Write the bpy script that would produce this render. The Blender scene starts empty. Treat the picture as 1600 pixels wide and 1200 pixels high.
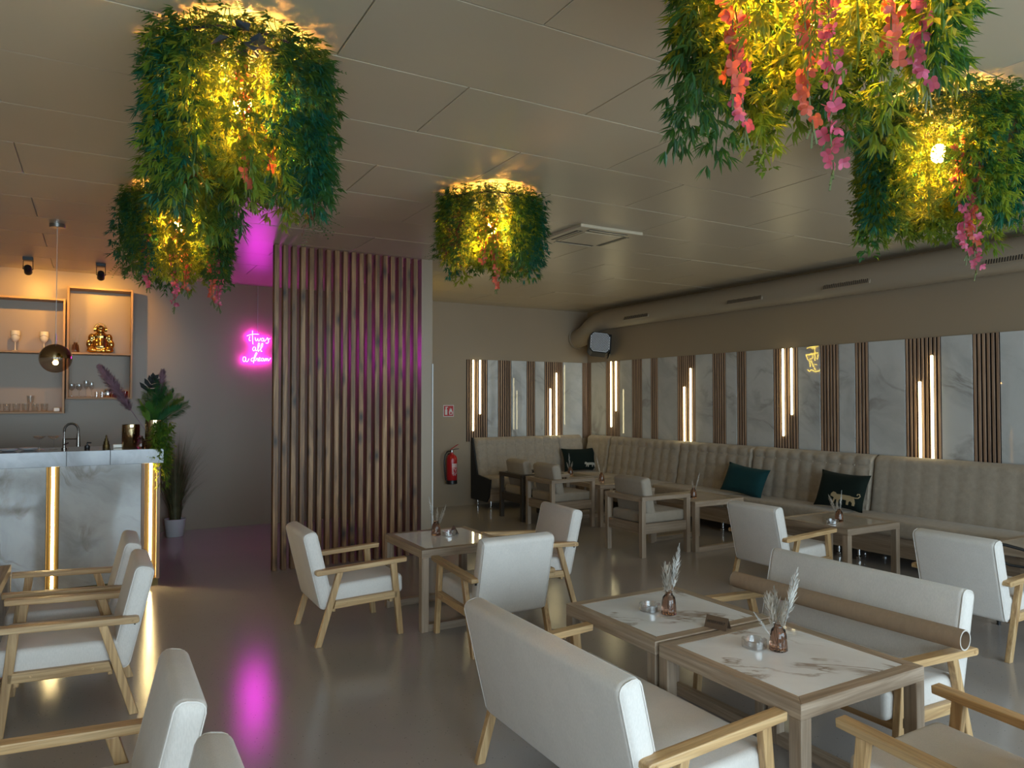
import bpy, bmesh, math, random
from mathutils import Vector, Matrix
R = math.radians
PI = math.pi
scene = bpy.context.scene
COL = scene.collection

# ------------------------------------------------------------------ camera
cam_d = bpy.data.cameras.new('camera')
cam_d.sensor_width = 36.0
cam_d.lens = 1130.0 / 1600.0 * 36.0
cam_d.clip_start = 0.05
cam = bpy.data.objects.new('camera', cam_d)
COL.objects.link(cam)
cam.location = (0, 0, 1.56)
cam.rotation_euler = (R(90 + 1.267), 0, R(-29.9))
scene.camera = cam

# ------------------------------------------------------------------ daylight, exposure
DAY = 8.5
world = bpy.data.worlds.new('overcast_sky')
scene.world = world
world.use_nodes = True
bg = world.node_tree.nodes['Background']
bg.inputs[0].default_value = (0.69, 0.86, 1.0, 1)
bg.inputs[1].default_value = DAY
vs = scene.view_settings
vs.view_transform = 'Standard'
vs.look = 'None'
vs.gamma = 1.0
vs.use_curve_mapping = False
scene.cycles.transparent_max_bounces = 24
vs.exposure = 0.33
portal_d = bpy.data.lights.new('window_portal', 'AREA')
portal_d.shape = 'RECTANGLE'
portal_d.size = 9.6
portal_d.size_y = 2.45
portal_d.cycles.is_portal = True
portal = bpy.data.objects.new('window_portal', portal_d)
COL.objects.link(portal)
portal.location = (2.0, -3.46, 1.40)
portal.rotation_euler = (R(90), 0, 0)      # faces +Y into the room
portal['kind'] = 'helper'

BULB = 1000.0         # planter bulbs
LED = 9.0            # light bars
NEON = 42.0
SPOT = 26.0

# ------------------------------------------------------------------ helpers
class MB:
    def __init__(s):
        s.v = []; s.f = []
    def add(s, vs_, fs):
        o = len(s.v)
        s.v += [tuple(p) for p in vs_]
        s.f += [tuple(i + o for i in f) for f in fs]
        return s
    def box(s, x0, x1, y0, y1, z0, z1):
        return s.hexa([(x0,y0,z0),(x1,y0,z0),(x1,y1,z0),(x0,y1,z0),(x0,y0,z1),(x1,y0,z1),(x1,y1,z1),(x0,y1,z1)])
    def hexa(s, p):
        return s.add(p, [(0,3,2,1),(4,5,6,7),(0,1,5,4),(1,2,6,5),(2,3,7,6),(3,0,4,7)])
    def prism(s, poly, y0, y1):
        """polygon in x,z (counter-clockwise seen from -y) extruded along y"""
        n = len(poly)
        vs_ = [(x, y0, z) for x, z in poly] + [(x, y1, z) for x, z in poly]
        fs = [tuple(range(n)), tuple(range(2*n-1, n-1, -1))]
        fs += [(i, i+n, (i+1) % n + n, (i+1) % n) for i in range(n)]
        return s.add(vs_, fs)
    def tube(s, pts, r, n=8, closed=False, cap=True):
        pts = [Vector(p) for p in pts]
        m = len(pts)
        rad = r if isinstance(r, (list, tuple)) else [r] * m
        base = len(s.v)
        prev = None
        for i, p in enumerate(pts):
            if closed:
                t = pts[(i+1) % m] - pts[i-1]
            else:
                t = pts[min(i+1, m-1)] - pts[max(i-1, 0)]
            if t.length < 1e-9: t = Vector((0, 0, 1))
            t.normalize()
            if prev is None:
                a = Vector((0, 0, 1)) if abs(t.z) < 0.9 else Vector((1, 0, 0))
                u = t.cross(a).normalized()
            else:
                u = prev - t * prev.dot(t)
                if u.length < 1e-6:
                    u = t.orthogonal()
                u.normalize()
            prev = u
            w = t.cross(u)
            for k in range(n):
                an = 2 * PI * k / n
                q = p + (u * math.cos(an) + w * math.sin(an)) * rad[i]
                s.v.append(tuple(q))
        rng = m if closed else m - 1
        for i in range(rng):
            j = (i + 1) % m
            for k in range(n):
                l = (k + 1) % n
                s.f.append((base+i*n+k, base+i*n+l, base+j*n+l, base+j*n+k))
        if cap and not closed:
            s.f.append(tuple(base + k for k in range(n-1, -1, -1)))
            s.f.append(tuple(base + (m-1)*n + k for k in range(n)))
        return s
    def lathe(s, prof, n=20, c=(0, 0, 0)):
        base = len(s.v)
        for r, z in prof:
            for k in range(n):
                a = 2 * PI * k / n
                s.v.append((c[0] + r*math.cos(a), c[1] + r*math.sin(a), c[2] + z))
        for i in range(len(prof) - 1):
            for k in range(n):
                l = (k + 1) % n
                s.f.append((base+i*n+k, base+i*n+l, base+(i+1)*n+l, base+(i+1)*n+k))
        s.f.append(tuple(base + k for k in range(n-1, -1, -1)))
        s.f.append(tuple(base + (len(prof)-1)*n + k for k in range(n)))
        return s
    def sphere(s, c, r, n=12, m=8, sc=(1, 1, 1)):
        prof = []
        base = len(s.v)
        for i in range(1, m):
            a = PI * i / m
            for k in range(n):
                b = 2 * PI * k / n
                s.v.append((c[0]+r*sc[0]*math.sin(a)*math.cos(b), c[1]+r*sc[1]*math.sin(a)*math.sin(b), c[2]+r*sc[2]*math.cos(a)))
        top = len(s.v); s.v.append((c[0], c[1], c[2]+r*sc[2]))
        bot = len(s.v); s.v.append((c[0], c[1], c[2]-r*sc[2]))
        for i in range(m-2):
            for k in range(n):
                l = (k+1) % n
                s.f.append((base+i*n+k, base+(i+1)*n+k, base+(i+1)*n+l, base+i*n+l))
        for k in range(n):
            l = (k+1) % n
            s.f.append((top, base+k, base+l))
            s.f.append((bot, base+(m-2)*n+l, base+(m-2)*n+k))
        return s
    def mesh(s, name, bevel=None, smooth=None):
        me = bpy.data.meshes.new(name)
        me.from_pydata(s.v, [], s.f)
        if bevel:
            bm = bmesh.new(); bm.from_mesh(me)
            bmesh.ops.recalc_face_normals(bm, faces=bm.faces)
            bmesh.ops.bevel(bm, geom=list(bm.edges), offset=bevel[0], offset_type='OFFSET', segments=bevel[1], profile=0.5, affect='EDGES', clamp_overlap=True)
            bm.to_mesh(me); bm.free()
        if smooth is not None:
            for p in me.polygons: p.use_smooth = True
            if smooth < 179:
                me.set_sharp_from_angle(angle=R(smooth))
        me.update()
        return me

def obj(name, mb, m, parent=None, bevel=None, smooth=None):
    me = mb if isinstance(mb, bpy.types.Mesh) else mb.mesh(name, bevel, smooth)
    if len(me.materials) == 0 and m is not None: me.materials.append(m)
    o = bpy.data.objects.new(name, me)
    COL.objects.link(o)
    if parent is not None: o.parent = parent
    return o
def tag(o, label=None, cat=None, group=None, kind=None):
    if label: o['label'] = label
    if cat: o['category'] = cat
    if group: o['group'] = group
    if kind: o['kind'] = kind
    return o
def thing(name, label, cat, loc=(0, 0, 0), rz=0.0, group=None):
    o = bpy.data.objects.new(name, None)
    o.empty_display_size = 0.1
    COL.objects.link(o)
    o.location = loc; o.rotation_euler = (0, 0, rz)
    return tag(o, label, cat, group)
def struct(name, mb, m, parent=None, **k):
    o = obj(name, mb, m, parent, **k)
    if parent is None: o['kind'] = 'structure'
    return o
def dup(root, label, loc, rz=0.0, group=None):
    r = root.copy(); COL.objects.link(r)
    r.location = loc; r.rotation_euler = (0, 0, rz)
    r['label'] = label
    if group: r['group'] = group
    for ch in list(root.children):
        c = ch.copy(); COL.objects.link(c); c.parent = r
        for g in list(ch.children):
            d = g.copy(); COL.objects.link(d); d.parent = c
    return r
ORD = ['first','second','third','fourth','fifth','sixth','seventh','eighth','ninth','tenth','eleventh','twelfth','thirteenth','fourteenth','fifteenth','sixteenth']

# ------------------------------------------------------------------ materials
def newmat(name):
    m = bpy.data.materials.new(name); m.use_nodes = True
    nt = m.node_tree
    return m, nt, nt.nodes['Principled BSDF']
def N(nt, t, **k):
    n = nt.nodes.new(t)
    for a, b in k.items(): setattr(n, a, b)
    return n
def mixc(nt, fac, a, b):
    n = nt.nodes.new('ShaderNodeMix'); n.data_type = 'RGBA'
    for sock, val in ((n.inputs[0], fac), (n.inputs[6], a), (n.inputs[7], b)):
        if hasattr(val, 'is_output'): nt.links.new(val, sock)
        elif isinstance(val, (tuple, list)): sock.default_value = (*val[:3], 1)
        else: sock.default_value = val
    return n.outputs[2]
def ramp(nt, fac, stops):
    n = nt.nodes.new('ShaderNodeValToRGB')
    el = n.color_ramp.elements
    while len(el) < len(stops): el.new(0.5)
    for e, (p, c) in zip(el, stops):
        e.position = p
        e.color = (c, c, c, 1) if not isinstance(c, (tuple, list)) else (*c[:3], 1)
    nt.links.new(fac, n.inputs[0])
    return n.outputs[0]
def coords(nt, scale=(1, 1, 1), rand=False, rot=(0, 0, 0)):
    tc = N(nt, 'ShaderNodeTexCoord')
    mp = N(nt, 'ShaderNodeMapping')
    mp.inputs['Scale'].default_value = scale
    mp.inputs['Rotation'].default_value = rot
    out = tc.outputs['Object']
    if rand:
        oi = N(nt, 'ShaderNodeObjectInfo')
        ad = N(nt, 'ShaderNodeVectorMath', operation='MULTIPLY_ADD')
        cb = N(nt, 'ShaderNodeCombineXYZ')
        for i in range(3): nt.links.new(oi.outputs['Random'], cb.inputs[i])
        nt.links.new(cb.outputs[0], ad.inputs[0])
        ad.inputs[1].default_value = (7.3, 5.1, 9.7)
        nt.links.new(out, ad.inputs[2])
        out = ad.outputs[0]
    nt.links.new(out, mp.inputs[0])
    return mp.outputs[0]
def noise(nt, vec, scale, detail=4, rough=0.55, dist=0.0):
    n = N(nt, 'ShaderNodeTexNoise')
    n.inputs['Scale'].default_value = scale
    n.inputs['Detail'].default_value = detail
    n.inputs['Roughness'].default_value = rough
    n.inputs['Distortion'].default_value = dist
    nt.links.new(vec, n.inputs['Vector'])
    return n.outputs[0]
def bump(nt, b, h, strength, dist=0.002):
    n = N(nt, 'ShaderNodeBump')
    n.inputs['Strength'].default_value = strength
    n.inputs['Distance'].default_value = dist
    nt.links.new(h, n.inputs['Height'])
    nt.links.new(n.outputs[0], b.inputs['Normal'])
def plain(name, col, rough=0.5, metal=0.0, spec=0.5):
    m, nt, b = newmat(name)
    b.inputs['Base Color'].default_value = (*col, 1)
    b.inputs['Roughness'].default_value = rough
    b.inputs['Metallic'].default_value = metal
    b.inputs['Specular IOR Level'].default_value = spec
    return m
def paint(name, col, rough, bmp=0.15, scale=180):
    m, nt, b = newmat(name)
    v = coords(nt)
    n = noise(nt, v, 0.9, 3)
    c = mixc(nt, n, tuple(x*0.93 for x in col), tuple(x*1.06 for x in col))
    nt.links.new(c, b.inputs['Base Color'])
    b.inputs['Roughness'].default_value = rough
    bump(nt, b, noise(nt, v, scale, 2), bmp, 0.001)
    return m
def wood(name, axis, c0, c1, c2, rough=0.45, scale=1.0, knots=0.0, bmp=0.25):
    m, nt, b = newmat(name)
    sc = [22*scale]*3; sc['xyz'.index(axis)] = 1.3*scale
    v = coords(nt, tuple(sc), rand=True)
    g = noise(nt, v, 1.0, 5, 0.6, 1.2)
    sc2 = [120*scale]*3; sc2['xyz'.index(axis)] = 3.0*scale
    fine = noise(nt, coords(nt, tuple(sc2), rand=True), 1.0, 3)
    col = ramp(nt, g, [(0.3, c0), (0.52, c1), (0.72, c2)])
    col = mixc(nt, ramp(nt, fine, [(0.35, 0.35), (0.6, 0.0)]), col, tuple(x*0.55 for x in c0))
    if knots:
        kv = [9.0]*3; kv['xyz'.index(axis)] = 4.0
        vo = N(nt, 'ShaderNodeTexVoronoi')
        vo.inputs['Scale'].default_value = 1.0
        nt.links.new(coords(nt, tuple(kv), rand=True), vo.inputs['Vector'])
        k = ramp(nt, vo.outputs['Distance'], [(0.06, knots), (0.34, 0.0)])
        col = mixc(nt, k, col, (0.025, 0.014, 0.008))
    oi = N(nt, 'ShaderNodeObjectInfo')
    hs = N(nt, 'ShaderNodeHueSaturation')
    mr = N(nt, 'ShaderNodeMapRange')
    mr.inputs[3].default_value = 0.82; mr.inputs[4].default_value = 1.15
    nt.links.new(oi.outputs['Random'], mr.inputs[0])
    nt.links.new(mr.outputs[0], hs.inputs['Value'])
    nt.links.new(col, hs.inputs['Color'])
    nt.links.new(hs.outputs[0], b.inputs['Base Color'])
    b.inputs['Roughness'].default_value = rough
    bump(nt, b, fine, bmp, 0.0015)
    return m
def stone(name, base, cloud, vein, vein_amt, scale, rough=0.06, rot=(0.5, 0.6, 0.9), rand=False, thin=0.03, coat=0.0):
    m, nt, b = newmat(name)
    v = coords(nt, (scale, scale, scale), rand=rand, rot=rot)
    w = noise(nt, v, 0.9, 3, 0.5)
    vm = N(nt, 'ShaderNodeVectorMath', operation='MULTIPLY_ADD')
    nt.links.new(w, vm.inputs[0]); vm.inputs[1].default_value = (0.8, 0.8, 0.8)
    nt.links.new(v, vm.inputs[2])
    st = N(nt, 'ShaderNodeMapping'); st.inputs['Scale'].default_value = (1.0, 0.38, 0.6)
    nt.links.new(vm.outputs[0], st.inputs[0])
    c1 = noise(nt, st.outputs[0], 1.6, 6, 0.6, 0.6)
    col = ramp(nt, c1, [(0.32, cloud), (0.55, base), (0.8, tuple(min(1, x*1.12) for x in base))])
    n2 = noise(nt, st.outputs[0], 1.1, 7, 0.55, 0.9)
    sb = N(nt, 'ShaderNodeMath', operation='SUBTRACT'); nt.links.new(n2, sb.inputs[0]); sb.inputs[1].default_value = 0.5
    ab = N(nt, 'ShaderNodeMath', operation='ABSOLUTE'); nt.links.new(sb.outputs[0], ab.inputs[0])
    vn = ramp(nt, ab.outputs[0], [(0.0, vein_amt), (thin, 0.0)])
    mask = ramp(nt, noise(nt, v, 1.7, 2), [(0.42, 0.0), (0.6, 1.0)])
    mu = N(nt, 'ShaderNodeMath', operation='MULTIPLY'); nt.links.new(vn, mu.inputs[0]); nt.links.new(mask, mu.inputs[1])
    col = mixc(nt, mu.outputs[0], col, vein)
    nt.links.new(col, b.inputs['Base Color'])
    b.inputs['Roughness'].default_value = rough
    return m
def fabric(name, col, scale=260, bmp=0.35, sheen=0.1, mott=0.08, rough=0.9, mscale=9):
    m, nt, b = newmat(name)
    v = coords(nt, rand=True)
    n = noise(nt, v, mscale, 5, 0.65)
    f = noise(nt, coords(nt, (scale, scale, scale*0.25), rand=True), 1.0, 2)
    c = mixc(nt, n, tuple(x*(1-mott) for x in col), tuple(min(1, x*(1+mott)) for x in col))
    c = mixc(nt, ramp(nt, f, [(0.4, 0.16), (0.6, 0.0)]), c, tuple(x*0.6 for x in col))
    nt.links.new(c, b.inputs['Base Color'])
    b.inputs['Roughness'].default_value = rough
    b.inputs['Sheen Weight'].default_value = sheen
    b.inputs['Specular IOR Level'].default_value = 0.2
    bump(nt, b, f, bmp, 0.001)
    return m
def emit(name, col, strength):
    m = bpy.data.materials.new(name); m.use_nodes = True
    nt = m.node_tree; nt.nodes.clear()
    e = N(nt, 'ShaderNodeEmission'); o = N(nt, 'ShaderNodeOutputMaterial')
    e.inputs[0].default_value = (*col, 1); e.inputs[1].default_value = strength
    nt.links.new(e.outputs[0], o.inputs[0])
    return m
def glass(name, col=(1, 1, 1), rough=0.0, ior=1.45):
    m, nt, b = newmat(name)
    b.inputs['Base Color'].default_value = (*col, 1)
    b.inputs['Roughness'].default_value = rough
    b.inputs['Transmission Weight'].default_value = 1.0
    b.inputs['IOR'].default_value = ior
    return m
def thin_glass(name, tint=(1, 1, 1), refl=0.08):
    m = bpy.data.materials.new(name); m.use_nodes = True
    nt = m.node_tree; nt.nodes.clear()
    t = N(nt, 'ShaderNodeBsdfTransparent'); t.inputs[0].default_value = (*tint, 1)
    g = N(nt, 'ShaderNodeBsdfGlossy'); g.inputs['Roughness'].default_value = 0.02
    lw = N(nt, 'ShaderNodeLayerWeight'); lw.inputs[0].default_value = 0.5
    pw = N(nt, 'ShaderNodeMath', operation='POWER'); nt.links.new(lw.outputs['Facing'], pw.inputs[0]); pw.inputs[1].default_value = 3.0
    f = N(nt, 'ShaderNodeMath', operation='MULTIPLY_ADD'); nt.links.new(pw.outputs[0], f.inputs[0]); f.inputs[1].default_value = 0.55; f.inputs[2].default_value = refl
    mx = N(nt, 'ShaderNodeMixShader'); o = N(nt, 'ShaderNodeOutputMaterial')
    nt.links.new(f.outputs[0], mx.inputs[0]); nt.links.new(t.outputs[0], mx.inputs[1]); nt.links.new(g.outputs[0], mx.inputs[2])
    nt.links.new(mx.outputs[0], o.inputs[0])
    return m
def leafmat(name, col, trans, amt=0.45, rough=0.45):
    m = bpy.data.materials.new(name); m.use_nodes = True
    nt = m.node_tree
    b = nt.nodes['Principled BSDF']; o = nt.nodes['Material Output']
    v = coords(nt, rand=True)
    n = noise(nt, v, 14, 3)
    c = mixc(nt, ramp(nt, n, [(0.35, 0.0), (0.65, 1.0)]), tuple(x*0.6 for x in col), tuple(min(1, x*1.3) for x in col))
    nt.links.new(c, b.inputs['Base Color'])
    b.inputs['Roughness'].default_value = rough
    t = N(nt, 'ShaderNodeBsdfTranslucent'); t.inputs[0].default_value = (*trans, 1)
    mx = N(nt, 'ShaderNodeMixShader'); mx.inputs[0].default_value = amt
    nt.links.new(b.outputs[0], mx.inputs[1]); nt.links.new(t.outputs[0], mx.inputs[2])
    nt.links.new(mx.outputs[0], o.inputs[0])
    return m

M = {}
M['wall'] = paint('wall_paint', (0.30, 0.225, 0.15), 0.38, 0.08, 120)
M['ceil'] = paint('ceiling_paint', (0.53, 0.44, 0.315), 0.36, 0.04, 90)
M['duct'] = paint('duct_paint', (0.27, 0.215, 0.155), 0.5, 0.05, 90)
M['ceil_seam'] = plain('ceiling_seam', (0.55, 0.52, 0.47), 0.5)
def floor_mat():
    m, nt, b = newmat('epoxy_floor')
    v = coords(nt)
    n = noise(nt, v, 0.7, 4)
    c = mixc(nt, n, (0.34, 0.305, 0.285), (0.42, 0.38, 0.355))
    sp = N(nt, 'ShaderNodeTexVoronoi'); sp.inputs['Scale'].default_value = 55
    nt.links.new(v, sp.inputs['Vector'])
    sel = N(nt, 'ShaderNodeTexWhiteNoise'); nt.links.new(sp.outputs['Position'], sel.inputs['Vector'])
    dots = ramp(nt, sp.outputs['Distance'], [(0.10, 1.0), (0.16, 0.0)])
    pick = ramp(nt, sel.outputs['Value'], [(0.72, 0.0), (0.74, 0.8)])
    mu = N(nt, 'ShaderNodeMath', operation='MULTIPLY'); nt.links.new(dots, mu.inputs[0]); nt.links.new(pick, mu.inputs[1])
    c = mixc(nt, mu.outputs[0], c, (0.06, 0.06, 0.06))
    nt.links.new(c, b.inputs['Base Color'])
    b.inputs['Roughness'].default_value = 0.145
    bump(nt, b, noise(nt, v, 95, 2), 0.30, 0.0018)
    return m
M['floor'] = floor_mat()
oak = ((0.36, 0.20, 0.085), (0.56, 0.36, 0.17), (0.66, 0.46, 0.25))
wash = ((0.25, 0.175, 0.115), (0.37, 0.275, 0.195), (0.46, 0.36, 0.27))
for a in 'xyz':
    M['oak_'+a] = wood('oak_'+a, a, *oak, rough=0.4)
    M['wash_'+a] = wood('washed_oak_'+a, a, *wash, rough=0.5)
M['darkwood_x'] = wood('dark_brown_wood_x', 'x', (0.03, 0.02, 0.013), (0.05, 0.034, 0.022), (0.07, 0.05, 0.033))  # very dark brown wood grain for one box-frame chair
M['darkwood_y'] = wood('dark_brown_wood_y', 'y', (0.03, 0.02, 0.013), (0.05, 0.034, 0.022), (0.07, 0.05, 0.033))
M['darkwood_z'] = wood('dark_brown_wood_z', 'z', (0.03, 0.02, 0.013), (0.05, 0.034, 0.022), (0.07, 0.05, 0.033))
M['rustic'] = wood('rustic_batten', 'z', (0.07, 0.03, 0.011), (0.27, 0.14, 0.055), (0.52, 0.31, 0.145), rough=0.5, scale=0.8, knots=1.0)
M['walnut'] = wood('walnut_slat', 'z', (0.22, 0.125, 0.075), (0.36, 0.22, 0.135), (0.44, 0.28, 0.18), rough=0.5)
M['shelf_x'] = wood('shelf_oak_x', 'x', (0.30, 0.17, 0.07), (0.42, 0.25, 0.11), (0.5, 0.31, 0.15))
M['shelf_z'] = wood('shelf_oak_z', 'z', (0.30, 0.17, 0.07), (0.42, 0.25, 0.11), (0.5, 0.31, 0.15))
M['felt'] = plain('black_felt', (0.012, 0.010, 0.010), 0.95, 0, 0.1)
M['marble'] = stone('grey_marble', (0.52, 0.505, 0.475), (0.37, 0.36, 0.34), (0.20, 0.17, 0.14), 0.65, 1.25, 0.02, thin=0.035, rand=True)
M['bar_marble'] = stone('bar_marble', (0.40, 0.39, 0.37), (0.26, 0.25, 0.235), (0.16, 0.125, 0.09), 0.75, 1.9, 0.10, thin=0.03)
M['top_marble'] = stone('counter_marble', (0.30, 0.30, 0.31), (0.21, 0.21, 0.22), (0.2, 0.19, 0.18), 0.5, 4.0, 0.10)
M['table_stone'] = stone('calacatta_tabletop', (0.88, 0.88, 0.88), (0.78, 0.775, 0.77), (0.32, 0.23, 0.16), 0.9, 2.3, 0.05, rand=True, thin=0.022)
M['beige_top'] = stone('beige_tabletop', (0.55, 0.47, 0.39), (0.48, 0.41, 0.34), (0.34, 0.27, 0.20), 0.4, 2.0, 0.10, rand=True)
M['fabric'] = fabric('linen_upholstery', (0.69, 0.64, 0.59))
M['velvet'] = fabric('beige_velvet', (0.365, 0.30, 0.23), 500, 0.2, 0.15, 0.28, 0.85, 22)
M['velvet_cush'] = fabric('grey_beige_velvet', (0.36, 0.30, 0.235), 500, 0.2, 0.08, 0.15, 0.85, 14)
M['green_velvet'] = fabric('bottle_green_velvet', (0.006, 0.012, 0.009), 500, 0.2, 0.02, 0.2)
M['teal_velvet'] = fabric('teal_velvet', (0.006, 0.040, 0.042), 500, 0.2, 0.04, 0.25)
M['gold_thread'] = plain('gold_embroidery', (0.42, 0.32, 0.18), 0.6, 0.2)
M['pale_thread'] = plain('pale_embroidery', (0.42, 0.38, 0.31), 0.7)
M['black'] = plain('black_plastic', (0.012, 0.012, 0.013), 0.4)
M['black_leather'] = plain('black_leatherette', (0.010, 0.010, 0.010), 0.55)
M['grille'] = plain('pale_grille', (0.5, 0.5, 0.52), 0.4)
M['chrome'] = plain('chrome', (0.75, 0.75, 0.76), 0.12, 1.0)
M['steel'] = plain('brushed_steel', (0.5, 0.48, 0.45), 0.3, 1.0)
M['darksteel'] = plain('gunmetal', (0.2, 0.18, 0.16), 0.25, 1.0)
M['gold'] = plain('polished_gold', (0.62, 0.40, 0.13), 0.13, 1.0)
M['goldmirror'] = plain('gold_mirror', (0.48, 0.36, 0.20), 0.06, 1.0)
M['brass'] = plain('brass_channel', (0.11, 0.075, 0.03), 0.5, 1.0)
M['card'] = fabric('cardboard', (0.36, 0.25, 0.165), 60, 0.05, 0.0, 0.06, 0.8, 4)
M['card_end'] = plain('cardboard_edge', (0.55, 0.50, 0.44), 0.8)
M['white'] = plain('white_plastic', (0.62, 0.62, 0.60), 0.45)
M['whitepot'] = plain('white_ceramic', (0.6, 0.6, 0.62), 0.4)
M['red'] = plain('signal_red', (0.42, 0.012, 0.015), 0.3)
M['ext_label'] = plain('label_white', (0.65, 0.6, 0.58), 0.5)
M['glass'] = thin_glass('clear_glass', (0.97, 0.98, 0.98))
M['window_glass'] = thin_glass('window_glass', (0.96, 0.98, 0.98), 0.04)
M['amber'] = glass('amber_glass', (0.42, 0.24, 0.17), 0.03)
M['smoke'] = thin_glass('smoked_glass', (0.75, 0.62, 0.5))
M['redglass'] = thin_glass('red_glass', (0.8, 0.2, 0.15))
M['led'] = emit('led_warm_white', (1.0, 0.86, 0.46), LED)
M['barled'] = emit('bar_led', (1.0, 0.75, 0.34), LED*4.2)
M['neon'] = emit('pink_neon', (1.0, 0.025, 0.95), NEON)
M['yneon'] = emit('yellow_neon', (1.0, 0.72, 0.06), 26.0)
M['bulb'] = emit('planter_bulb', (1.0, 0.44, 0.08), BULB)
M['pbulb'] = emit('pendant_bulb', (1.0, 0.62, 0.22), 60)
M['spotlens'] = emit('spot_lens', (1.0, 0.72, 0.35), 6)
M['pampas'] = leafmat('pampas_cream', (0.50, 0.44, 0.37), (0.5, 0.45, 0.38), 0.4, 0.9)
M['pampas_w'] = leafmat('pampas_white', (0.72, 0.70, 0.66), (0.6, 0.6, 0.58), 0.35, 0.9)
M['pampas_p'] = leafmat('pampas_mauve', (0.33, 0.20, 0.24), (0.4, 0.25, 0.3), 0.4, 0.9)
M['leaf_dark'] = leafmat('leaf_dark_green', (0.022, 0.10, 0.035), (0.16, 0.34, 0.03), 0.42)
M['leaf_mid'] = leafmat('leaf_mid_green', (0.045, 0.155, 0.03), (0.42, 0.50, 0.04), 0.52)
M['leaf_lime'] = leafmat('leaf_lime_green', (0.10, 0.23, 0.035), (0.60, 0.62, 0.05), 0.58)
M['leaf_teal'] = leafmat('leaf_blue_green', (0.012, 0.11, 0.07), (0.06, 0.3, 0.12), 0.38)
M['leaf_brown'] = leafmat('leaf_russet', (0.12, 0.055, 0.035), (0.3, 0.12, 0.05), 0.4)
M['leaf_grey'] = leafmat('leaf_slate', (0.055, 0.075, 0.09), (0.05, 0.07, 0.08), 0.2)
M['petal'] = leafmat('pink_petal', (0.62, 0.13, 0.24), (0.75, 0.16, 0.2), 0.5)
M['petal_o'] = leafmat('coral_petal', (0.66, 0.15, 0.10), (0.85, 0.2, 0.08), 0.5)
M['stem'] = plain('plant_stem', (0.09, 0.11, 0.03), 0.6)
M['wire'] = plain('black_wire', (0.02, 0.02, 0.02), 0.5)
M['monstera'] = leafmat('black_monstera', (0.004, 0.006, 0.005), (0.01, 0.02, 0.01), 0.1, 0.8)
M['sagegrass'] = leafmat('dry_green_grass', (0.15, 0.15, 0.07), (0.2, 0.2, 0.08), 0.35)
M['tentwood'] = plain('tent_card', (0.11, 0.07, 0.045), 0.4)
M['ink'] = plain('dark_lettering', (0.03, 0.02, 0.015), 0.6)
M['cream_glass'] = plain('cream_goblet', (0.72, 0.66, 0.55), 0.25)

# ------------------------------------------------------------------ room shell
X0, X1, Y0, Y1, YL, ZC = -3.5, 7.0, -3.5, 9.68, 9.50, 3.0
struct('floor', MB().box(X0-0.1, X1+0.15, Y0-0.1, Y1+0.15, -0.12, 0), M['floor'])
ceiling = struct('ceiling', MB().box(X0-0.1, X1+0.15, Y0-0.1, Y1+0.15, ZC+0.012, ZC+0.15), M['ceil_seam'])
TX, TY, GAP = 1.27, 0.6355, 0.006
tile_me = MB().box(GAP/2, TX-GAP/2, GAP/2, TY-GAP/2, 0, 0.014).mesh('ceiling_tile', (0.0015, 1), None)
tile_me.materials.append(M['ceil'])
row = 0
y = 2.325 - 10*TY
while y < Y1:
    off = 0.22 if (row % 2 == 0) else -0.43
    x = off - 3*TX - 0.635
    while x < X1:
        if x + TX > X0 and y + TY > Y0:
            t = obj('ceiling_tile', tile_me, M['ceil'], ceiling)
            t.location = (x, y, ZC - 0.001 + 0.0015*random.Random(row*31+int(x*9)).random())
        x += TX
    y += TY; row += 1
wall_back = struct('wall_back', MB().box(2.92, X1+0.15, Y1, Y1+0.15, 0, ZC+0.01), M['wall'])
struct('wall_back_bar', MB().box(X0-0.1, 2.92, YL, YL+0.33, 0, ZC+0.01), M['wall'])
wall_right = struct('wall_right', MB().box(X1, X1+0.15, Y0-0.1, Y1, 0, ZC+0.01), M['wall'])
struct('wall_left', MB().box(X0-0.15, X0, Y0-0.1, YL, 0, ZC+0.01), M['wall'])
struct('wall_partition', MB().box(2.865, 2.985, 6.83, YL, 0, ZC-0.002), M['wall'])
struct('trim_1', MB().box(2.978, 2.992, 6.818, 6.845, 0, 1.93), M['white'])
# window wall behind the viewer
rear = MB()
rear.box(X0, X1, Y0-0.1, Y0, 0, 0.17); rear.box(X0, X1, Y0-0.1, Y0, 2.63, ZC+0.01)
rear.box(X0, -2.8, Y0-0.1, Y0, 0.17, 2.63); rear.box(6.8, X1, Y0-0.1, Y0, 0.17, 2.63)
for i in range(1, 4):
    xx = -2.8 + i*2.4
    rear.box(xx-0.06, xx+0.06, Y0-0.1, Y0, 0.17, 2.63)
struct('wall_rear', rear, M['wall'])
for i in range(4):
    xa, xb = -2.74 + i*2.4, -2.8 + (i+1)*2.4 - 0.06
    fr = MB()
    fr.box(xa, xb, Y0-0.08, Y0-0.02, 0.17, 0.23); fr.box(xa, xb, Y0-0.08, Y0-0.02, 2.57, 2.63)
    fr.box(xa, xa+0.05, Y0-0.08, Y0-0.02, 0.23, 2.57); fr.box(xb-0.05, xb, Y0-0.08, Y0-0.02, 0.23, 2.57)
    w = struct('window_%d' % (i+1), fr, M['black'])
    obj('pane', MB().box(xa+0.05, xb-0.05, Y0-0.055, Y0-0.045, 0.23, 2.57), M['window_glass'], w)

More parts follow.
